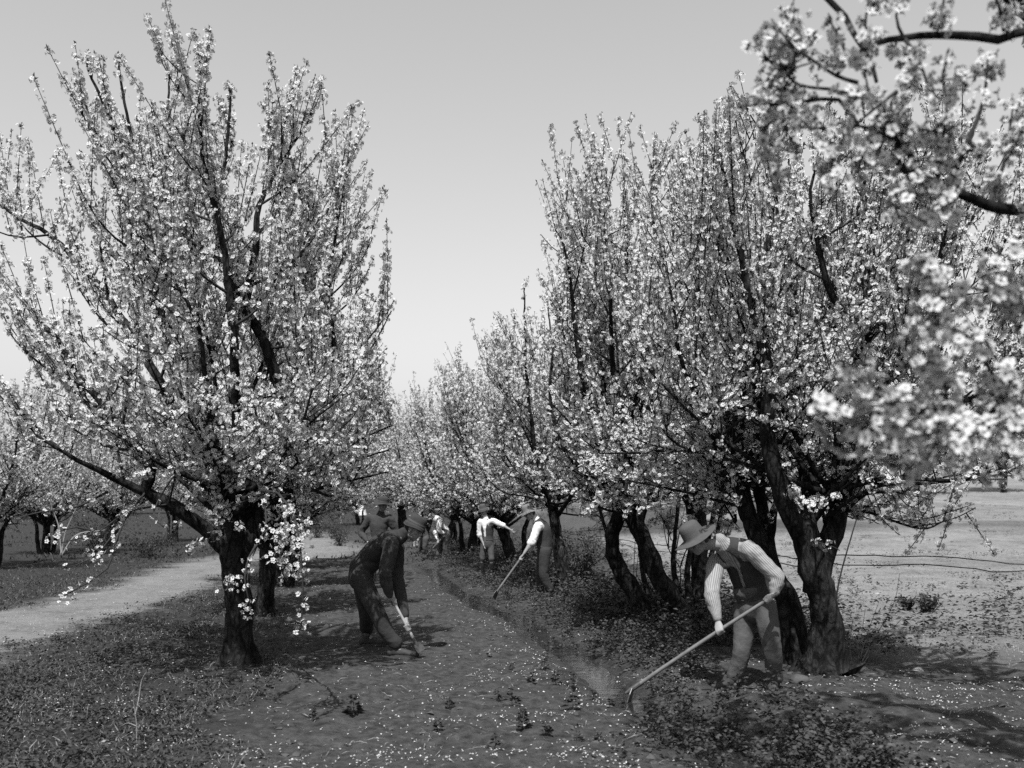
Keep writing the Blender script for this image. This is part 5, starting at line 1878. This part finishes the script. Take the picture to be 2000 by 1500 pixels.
        for i in range(len(q)):
            gap = vestopen + .45 * sst(.5, 1.0, tq[i])
            a = np.linspace(gap, 2 * math.pi - gap, nn)
            wob = 1 + np.array([.030 * mnoise.noise(Vector((math.cos(x) * 2.5, math.sin(x) * 2.5, tq[i] * 7))) for x in a])
            rows.append(q[i] + (np.cos(a) * rd[i, 1] * wob)[:, None] * F[i] + (np.sin(a) * rd[i, 0] * wob)[:, None] * S[i])
        v = np.array(rows)
        cen = q[:, None]
        inner = cen + (v - cen) * .965
        n0 = len(q) * nn
        vv = np.vstack([v.reshape(-1, 3), inner.reshape(-1, 3)])
        idx = np.arange(n0).reshape(len(q), nn)
        qq = np.stack([idx[:-1, :-1], idx[:-1, 1:], idx[1:, 1:], idx[1:, :-1]], -1).reshape(-1, 4)
        ed = []
        for line_ in (idx[:, 0], idx[:, -1], idx[0, :], idx[-1, :]):
            ed.append(np.stack([line_[:-1], line_[1:], line_[1:] + n0, line_[:-1] + n0], -1))
        mb = MB()
        mb.add(vv - org, np.concatenate([qq, qq[:, ::-1] + n0] + ed))
        vo = mb.build('vest', vest, root)
        if near:
            for b_ in range(4):
                i = int(len(q) * (.12 + .12 * b_))
                gap = vestopen + .02
                p = q[i] + math.cos(gap) * rd[i, 1] * 1.02 * F[i] + math.sin(gap) * rd[i, 0] * 1.02 * S[i]
                mb = MB()
                mb.add(*ball(p - org, .009))
                mb.build('button', M_band, vo)
    if hatp:
        hatp = dict(hatp)
        tilt = hatp.pop('tilt', 0)
        hup = unit(hu + hf * tilt + hs * hatp.pop('roll', 0))
        hat(root, org, hc + hu * .052 * k, hup, hf, s=k, **hatp)
    return root


def hoe(label, top, tip, bladedir, r=0.0175, blade=(0.15, 0.16), wood=None):
    """long wooden shaft with an iron socket and blade at its foot"""
    org = tip.copy()
    root = empty('hoe', org)
    tag(root, label, 'hoe', 'hoes in the hands of the men')
    d = unit(tip - top)
    mb = MB()
    e = tip - d * .10
    n = 24
    P = top + (e - top) * np.linspace(0, 1, n)[:, None]
    bow = np.sin(np.linspace(0, math.pi, n)) * .012
    P[:, 2] += bow
    tube(mb, P - org, np.linspace(r * .9, r * 1.05, n), 10, 0.05, freq=8)
    mb.build('shaft', wood or M_shaft, root)
    mb = MB()
    tube(mb, np.stack([e - d * .06, e + d * .02, tip]) - org, [r * 1.25, r * 1.2, r * .7], 10)
    bd = unit(bladedir)
    sd = unit(np.cross(d, bd))
    w, L = blade
    v = []
    for th in (-.003, .003):
        for (a, c) in ((-.35, 0), (.35, 0), (.5, .45), (.5, 1), (-.5, 1), (-.5, .45)):
            v.append(e + d * .02 + sd * a * w + bd * c * L + np.cross(sd, bd) * th)
    q = [(0, 1, 2, 5), (5, 2, 3, 4), (11, 8, 7, 6), (10, 9, 8, 11)] + [(i, i + 6, (i + 1) % 6 + 6, (i + 1) % 6) for i in range(6)]
    mb.add(np.array(v) - org, q)
    mb.build('blade', M_iron, root, smooth=False)


# 1. the man in the striped shirt, bent over his hoe
g1 = float(gz(*at(1440, 1347, 9.42)[:2]))
hw_top, hw_tip = at(1522, 1157, 9.02), at(1222, 1354, 9.22)
hd = unit(hw_tip - hw_top)
cl_ = hw_top + hd * np.linalg.norm(at(1500, 1171, 9.03) - hw_top)
cr_ = hw_top + hd * np.linalg.norm(at(1405, 1232, 9.09) - hw_top)
J1 = dict(g=g1, pelvis=at(1474, 1170, 9.52), chest=at(1450, 1090, 9.44), neck=at(1410, 1062, 9.36),
          head=at(1362, 1058, 9.30), face=V(-.80, -.30, -.50), hup=V(-.42, -.08, .75),
          shl=at(1462, 1072, 9.24), shr=at(1400, 1096, 9.50), ell=at(1518, 1128, 9.14), wrl=at(1512, 1160, 9.12),
          elr=at(1390, 1160, 9.24), wrr=at(1402, 1212, 9.14),
          hipl=at(1494, 1188, 9.40), hipr=at(1456, 1188, 9.60), knl=at(1508, 1264, 9.28), knr=at(1450, 1268, 9.50),
          anl=at(1514, 1338, 9.40), anr=at(1434, 1334, 9.55), toel=at(1502, 1352, 9.15), toer=at(1400, 1345, 9.42))
J1['gzl'], J1['gzr'] = (float(gz(*J1['anl'][:2])), float(gz(*J1['anr'][:2])))
person('man in a striped shirt and dark vest bending over a long hoe beside the furrow', J1, True, M_vestg, .10, M_stripe, M_trous,
       dict(m=M_felt, brim=.198, crown=(.096, .150), droop=.012, dent=.0, tilt=.06, wav=.010, band=False, seed=1), {'l': ('on', cl_, hd), 'r': ('on', cr_, hd)}, stripes=True)
hoe('long pale hoe shaft slanting down from the striped man\'s hands into the furrow', hw_top, hw_tip, V(-.25, -.1, -.75), .0185, (.14, .13))

# 2. the dark stooping man in the shade of the largest tree
g2 = float(gz(*at(760, 1280, 11.45)[:2]))
h2top, h2tip = at(742, 1130, 11.25), at(820, 1270, 11.3)
hd = unit(h2tip - h2top)
c2r, c2l = h2top + hd * .30, h2top + hd * .62
J2 = dict(g=g2, pelvis=at(708, 1108, 11.55), chest=at(748, 1064, 11.5), neck=at(784, 1046, 11.5), head=at(808, 1034, 11.5), face=V(.86, -.22, -.42), hup=V(.4, 0, .9),
          shl=at(774, 1064, 11.72), shr=at(764, 1064, 11.26), elr=at(752, 1124, 11.16), wrr=c2r + V(-.03, -.06, .07), ell=at(776, 1128, 11.6), wrl=c2l + V(-.02, .06, .08),
          hipl=at(706, 1126, 11.70), hipr=at(704, 1126, 11.44), knr=at(738, 1200, 11.36), knl=at(716, 1196, 11.9), anr=at(772, 1268, 11.4), anl=at(716, 1240, 12.2),
          toer=at(818, 1278, 11.35), toel=at(748, 1254, 12.2))
J2['gzl'], J2['gzr'] = (float(gz(*J2['anl'][:2])), float(gz(*J2['anr'][:2])))
person('dark clothed man stooping to the right in the shade beside the largest tree', J2, True, None, .1, M_dark, M_trousd,
       dict(m=M_feltd, brim=.115, crown=(.088, .105), droop=.03, tilt=.05, wav=.008, seed=3), {'l': ('on', c2l, hd), 'r': ('on', c2r, hd)}, s=1.08)
hoe('short slanting hoe held by the dark stooping man, its foot on the soil', h2top, h2tip, V(.5, -.1, -.6), .016, (.12, .10), mat('pale_wood_shaft', 0.3, rough=.6, var=.2, scale=14))

# 3. the man in a coat and wide hat, hands on hips
d = 20.0
g3 = float(gz(*at(748, 1150, d)[:2]))
J3 = dict(g=g3, pelvis=at(740, 1062, d), chest=at(740, 1026, d), neck=at(744, 1004, d), head=at(748, 986, d - .05), face=V(.6, -.7, -.25),
          shl=at(761, 1012, d - .05), shr=at(723, 1011, d + .05), elr=at(705, 1040, d + .12), wrr=at(718, 1058, d - .05), ell=at(774, 1040, d), wrl=at(762, 1060, d - .14),
          hipl=at(750, 1066, d), hipr=at(730, 1066, d), knl=at(752, 1106, d - .05), knr=at(728, 1106, d), anl=at(754, 1142, d), anr=at(724, 1142, d),
          toel=at(764, 1150, d - .2), toer=at(726, 1150, d - .2))
h3top, h3tip = at(758, 1052, d - .25), at(787, 1136, d - .3)
person('man in a coat and wide dark hat standing beyond the stooping man', J3, False, None, .1, M_coat, M_trousm,
       dict(m=M_feltd, brim=.185, crown=(.088, .12), droop=.015, tilt=0, wav=.02, seed=2), {'l': ('on', h3top + unit(h3tip - h3top) * .15, unit(h3tip - h3top))}, coat=True)
hoe('thin hoe of the man in the wide hat, lit against the ground', h3top, h3tip, V(.5, -.2, -.6), .013, (.15, .12))

# 4. the bent man in a white shirt further up the row
d = 29.5
g4 = float(gz(*at(860, 1092, d)[:2]))
h4top, h4tip = at(868, 1046, d - .2), at(826, 1093, d - .3)
hd = unit(h4tip - h4top)
c4r, c4l = h4top + hd * .28, h4top + hd * .02
J4 = dict(g=g4, pelvis=at(871, 1040, d), chest=at(858, 1019, d), neck=at(846, 1010, d), head=at(836, 1008, d - .05), face=V(-.75, -.35, -.55), hup=V(-.4, 0, .8),
          shl=at(860, 1016, d - .22), shr=at(850, 1018, d + .2), ell=at(856, 1036, d - .28), wrl=c4l + V(.0, -.03, .08), elr=at(848, 1036, d + .15), wrr=c4r + V(0, .03, .09),
          hipl=at(873, 1046, d - .1), hipr=at(868, 1046, d + .1), knl=at(870, 1068, d - .1), knr=at(860, 1068, d + .1), anl=at(872, 1088, d - .05), anr=at(856, 1088, d + .1),
          toel=at(862, 1092, d - .1), toer=at(846, 1091, d + .05))
person('small bent man in a white shirt and tilted hat hoeing far up the row', J4, False, None, .1, M_white, M_trousm,
       dict(m=M_felt, brim=.15, crown=(.085, .11), droop=.01, tilt=.1, wav=.012, seed=4), {'l': ('on', c4l, hd), 'r': ('on', c4r, hd)})
hoe('thin hoe held by the small bent man in a white shirt', h4top, h4tip, V(-.4, -.2, -.7), .014, (.16, .14))

# 5. the boy who points
d = 22.8
k5 = .86
g5 = float(gz(*at(950, 1128, d)[:2]))
J5 = dict(g=g5, pelvis=at(951, 1058, d), chest=at(950, 1030, d), neck=at(948, 1012, d), head=at(944, 997, d - .02), face=V(-.7, -.6, -.25),
          shl=at(962, 1017, d - .12), shr=at(938, 1018, d - .02), ell=at(980, 1025, d - .2), wrl=at(996, 1034, d - .3), elr=at(936, 1042, d), wrr=at(944, 1062, d - .1),
          hipl=at(958, 1062, d), hipr=at(946, 1062, d), knl=at(960, 1092, d - .08), knr=at(942, 1092, d), anl=at(960, 1121, d), anr=at(943, 1121, d + .1),
          toel=at(956, 1128, d - .2), toer=at(933, 1127, d))
person('boy in a dark vest, knee trousers and soft hat pointing right with a bare forearm', J5, False, M_vest, .16, M_white, M_trousm,
       dict(m=M_felt, brim=.128, crown=(.088, .12), droop=.055, tilt=0, wav=.006, band=False, seed=5), {'l': ('open', V(.7, -.2, -.5), V(0, 0, 1))}, s=k5, sleeves='rolled', knick=True)

# 6. the man hoeing in a dark vest and white sleeves
d = 18.3
g6 = float(gz(*at(1065, 1166, d)[:2]))
h6top, h6tip = at(1048, 1050, d - .3), at(966, 1162, d - .5)
hd = unit(h6tip - h6top)
c6l = h6top + hd * np.linalg.norm(at(1017, 1090, d - .38) - h6top)
c6r = h6top + hd * np.linalg.norm(at(1034, 1068, d - .34) - h6top)
J6 = dict(g=g6, pelvis=at(1064, 1072, d), chest=at(1060, 1036, d), neck=at(1046, 1014, d), head=at(1034, 1003, d - .03), face=V(-.85, -.25, -.40), hup=V(-.25, 0, .9),
          shl=at(1051, 1027, d - .22), shr=at(1052, 1030, d + .2), ell=at(1040, 1056, d - .3), wrl=c6l + V(.05, -.01, .09), elr=at(1046, 1058, d + .1), wrr=c6r + V(.04, .08, .07),
          hipl=at(1064, 1078, d - .11), hipr=at(1062, 1078, d + .11), knl=at(1062, 1122, d - .12), knr=at(1056, 1122, d + .12), anl=at(1074, 1158, d - .08), anr=at(1056, 1157, d + .15),
          toel=at(1062, 1166, d - .15), toer=at(1040, 1164, d + .1))
person('man in a pale hat, dark vest and rolled white sleeves hoeing by the pale trunk', J6, False, M_vest, .35, M_white, M_trousd,
       dict(m=M_feltp, brim=.150, crown=(.094, .13), droop=.035, tilt=.02, wav=.008, band=False, seed=6), {'l': ('on', c6l, hd), 'r': ('on', c6r, hd)}, sleeves='rolled', vox=.011)
hoe('pale hoe shaft of the man with rolled white sleeves, slanting into the weeds', h6top, h6tip, V(-.35, -.2, -.7), .019, (.16, .14))

# 7. another bent man half hidden behind the stooping one
d = 33.0
g7 = float(gz(*at(828, 1082, d)[:2]))
J7 = dict(g=g7, pelvis=at(830, 1048, d), chest=at(820, 1030, d), neck=at(812, 1021, d), head=at(803, 1020, d - .05), face=V(-.7, -.3, -.65), hup=V(-.5, 0, .8),
          shl=at(822, 1027, d - .2), shr=at(814, 1029, d + .2), ell=at(818, 1044, d - .25), wrl=at(816, 1056, d - .25), elr=at(812, 1046, d + .15), wrr=at(810, 1058, d + .1),
          hipl=at(832, 1052, d - .1), hipr=at(827, 1052, d + .1), knl=at(830, 1068, d - .1), knr=at(822, 1068, d + .1), anl=at(832, 1079, d - .05), anr=at(820, 1079, d + .1),
          toel=at(826, 1081, d - .1), toer=at(812, 1081, d))
person('half hidden man with pale sleeves bending behind the small bent man\'s hat', J7, False, M_vest, .2, M_white, M_trousm,
       dict(m=M_feltd, brim=.14, crown=(.085, .11), droop=.02, tilt=.1, wav=.012, seed=7), vox=.016)

# 8. the woman in white on the far slope
d = 78.0
fw_ = spot(706, d)
org = fw_
root = empty('person', org)
tag(root, 'tiny woman in a long white dress walking on the far slope', 'person')
mb = [loft(np.stack([V(0, 0, .05), V(0, 0, .5), V(.02, 0, 1.0), V(.02, 0, 1.12)]), [(.42, .38), (.3, .27), (.15, .12), (.16, .12)], side=V(1, 0, 0), step=.08),
      loft(np.stack([V(.02, 0, 1.05), V(.02, 0, 1.3), V(.02, 0, 1.42)]), [(.16, .12), (.19, .13), (.08, .08)], side=V(1, 0, 0), step=.08)]
for sg in (-1, 1):
    mb.append(loft(np.stack([V(.02 + .15 * sg, 0, 1.36), V(.02 + .27 * sg, -.05, 1.14), V(.02 + .30 * sg, -.18, .98)]), [.07, .06, .045], step=.06))
piece('dress', [(v + org, q, t) for v, q, t in mb], .025, M_white, root, 3, .012, 7, org)
bd_ = [ball(V(.02, -.02, 1.56), V(.075, .09, .11)), loft(np.stack([V(.02, 0, 1.3), V(.02, 0, 1.52)]), [.06, .05]), loft(np.stack([V(.02, 0, .4), V(.02, 0, 1.3)]), [.1, .12])]
for sg in (-1, 1):
    bd_.append(loft(np.stack([V(.02 + .12 * sg, 0, 1.34), V(.02 + .27 * sg, -.05, 1.14), V(.02 + .30 * sg, -.18, .98), V(.02 + .29 * sg, -.24, .93)]), [.04, .035, .028, .03]))
    bd_.append(loft(np.stack([V(.02 + .07 * sg, 0, .5), V(.02 + .08 * sg, -.03, .06), V(.02 + .08 * sg, -.16, .03)]), [.06, .04, .035]))
piece('body', [(v + org, q, t) for v, q, t in bd_], .022, M_skin, root, 2, 0, 0, org)
hat(root, org, org + V(.02, -.02, 1.62), V(0, 0, 1), V(0, -1, 0), M_white, brim=.2, crown=(.09, .1), droop=.03)
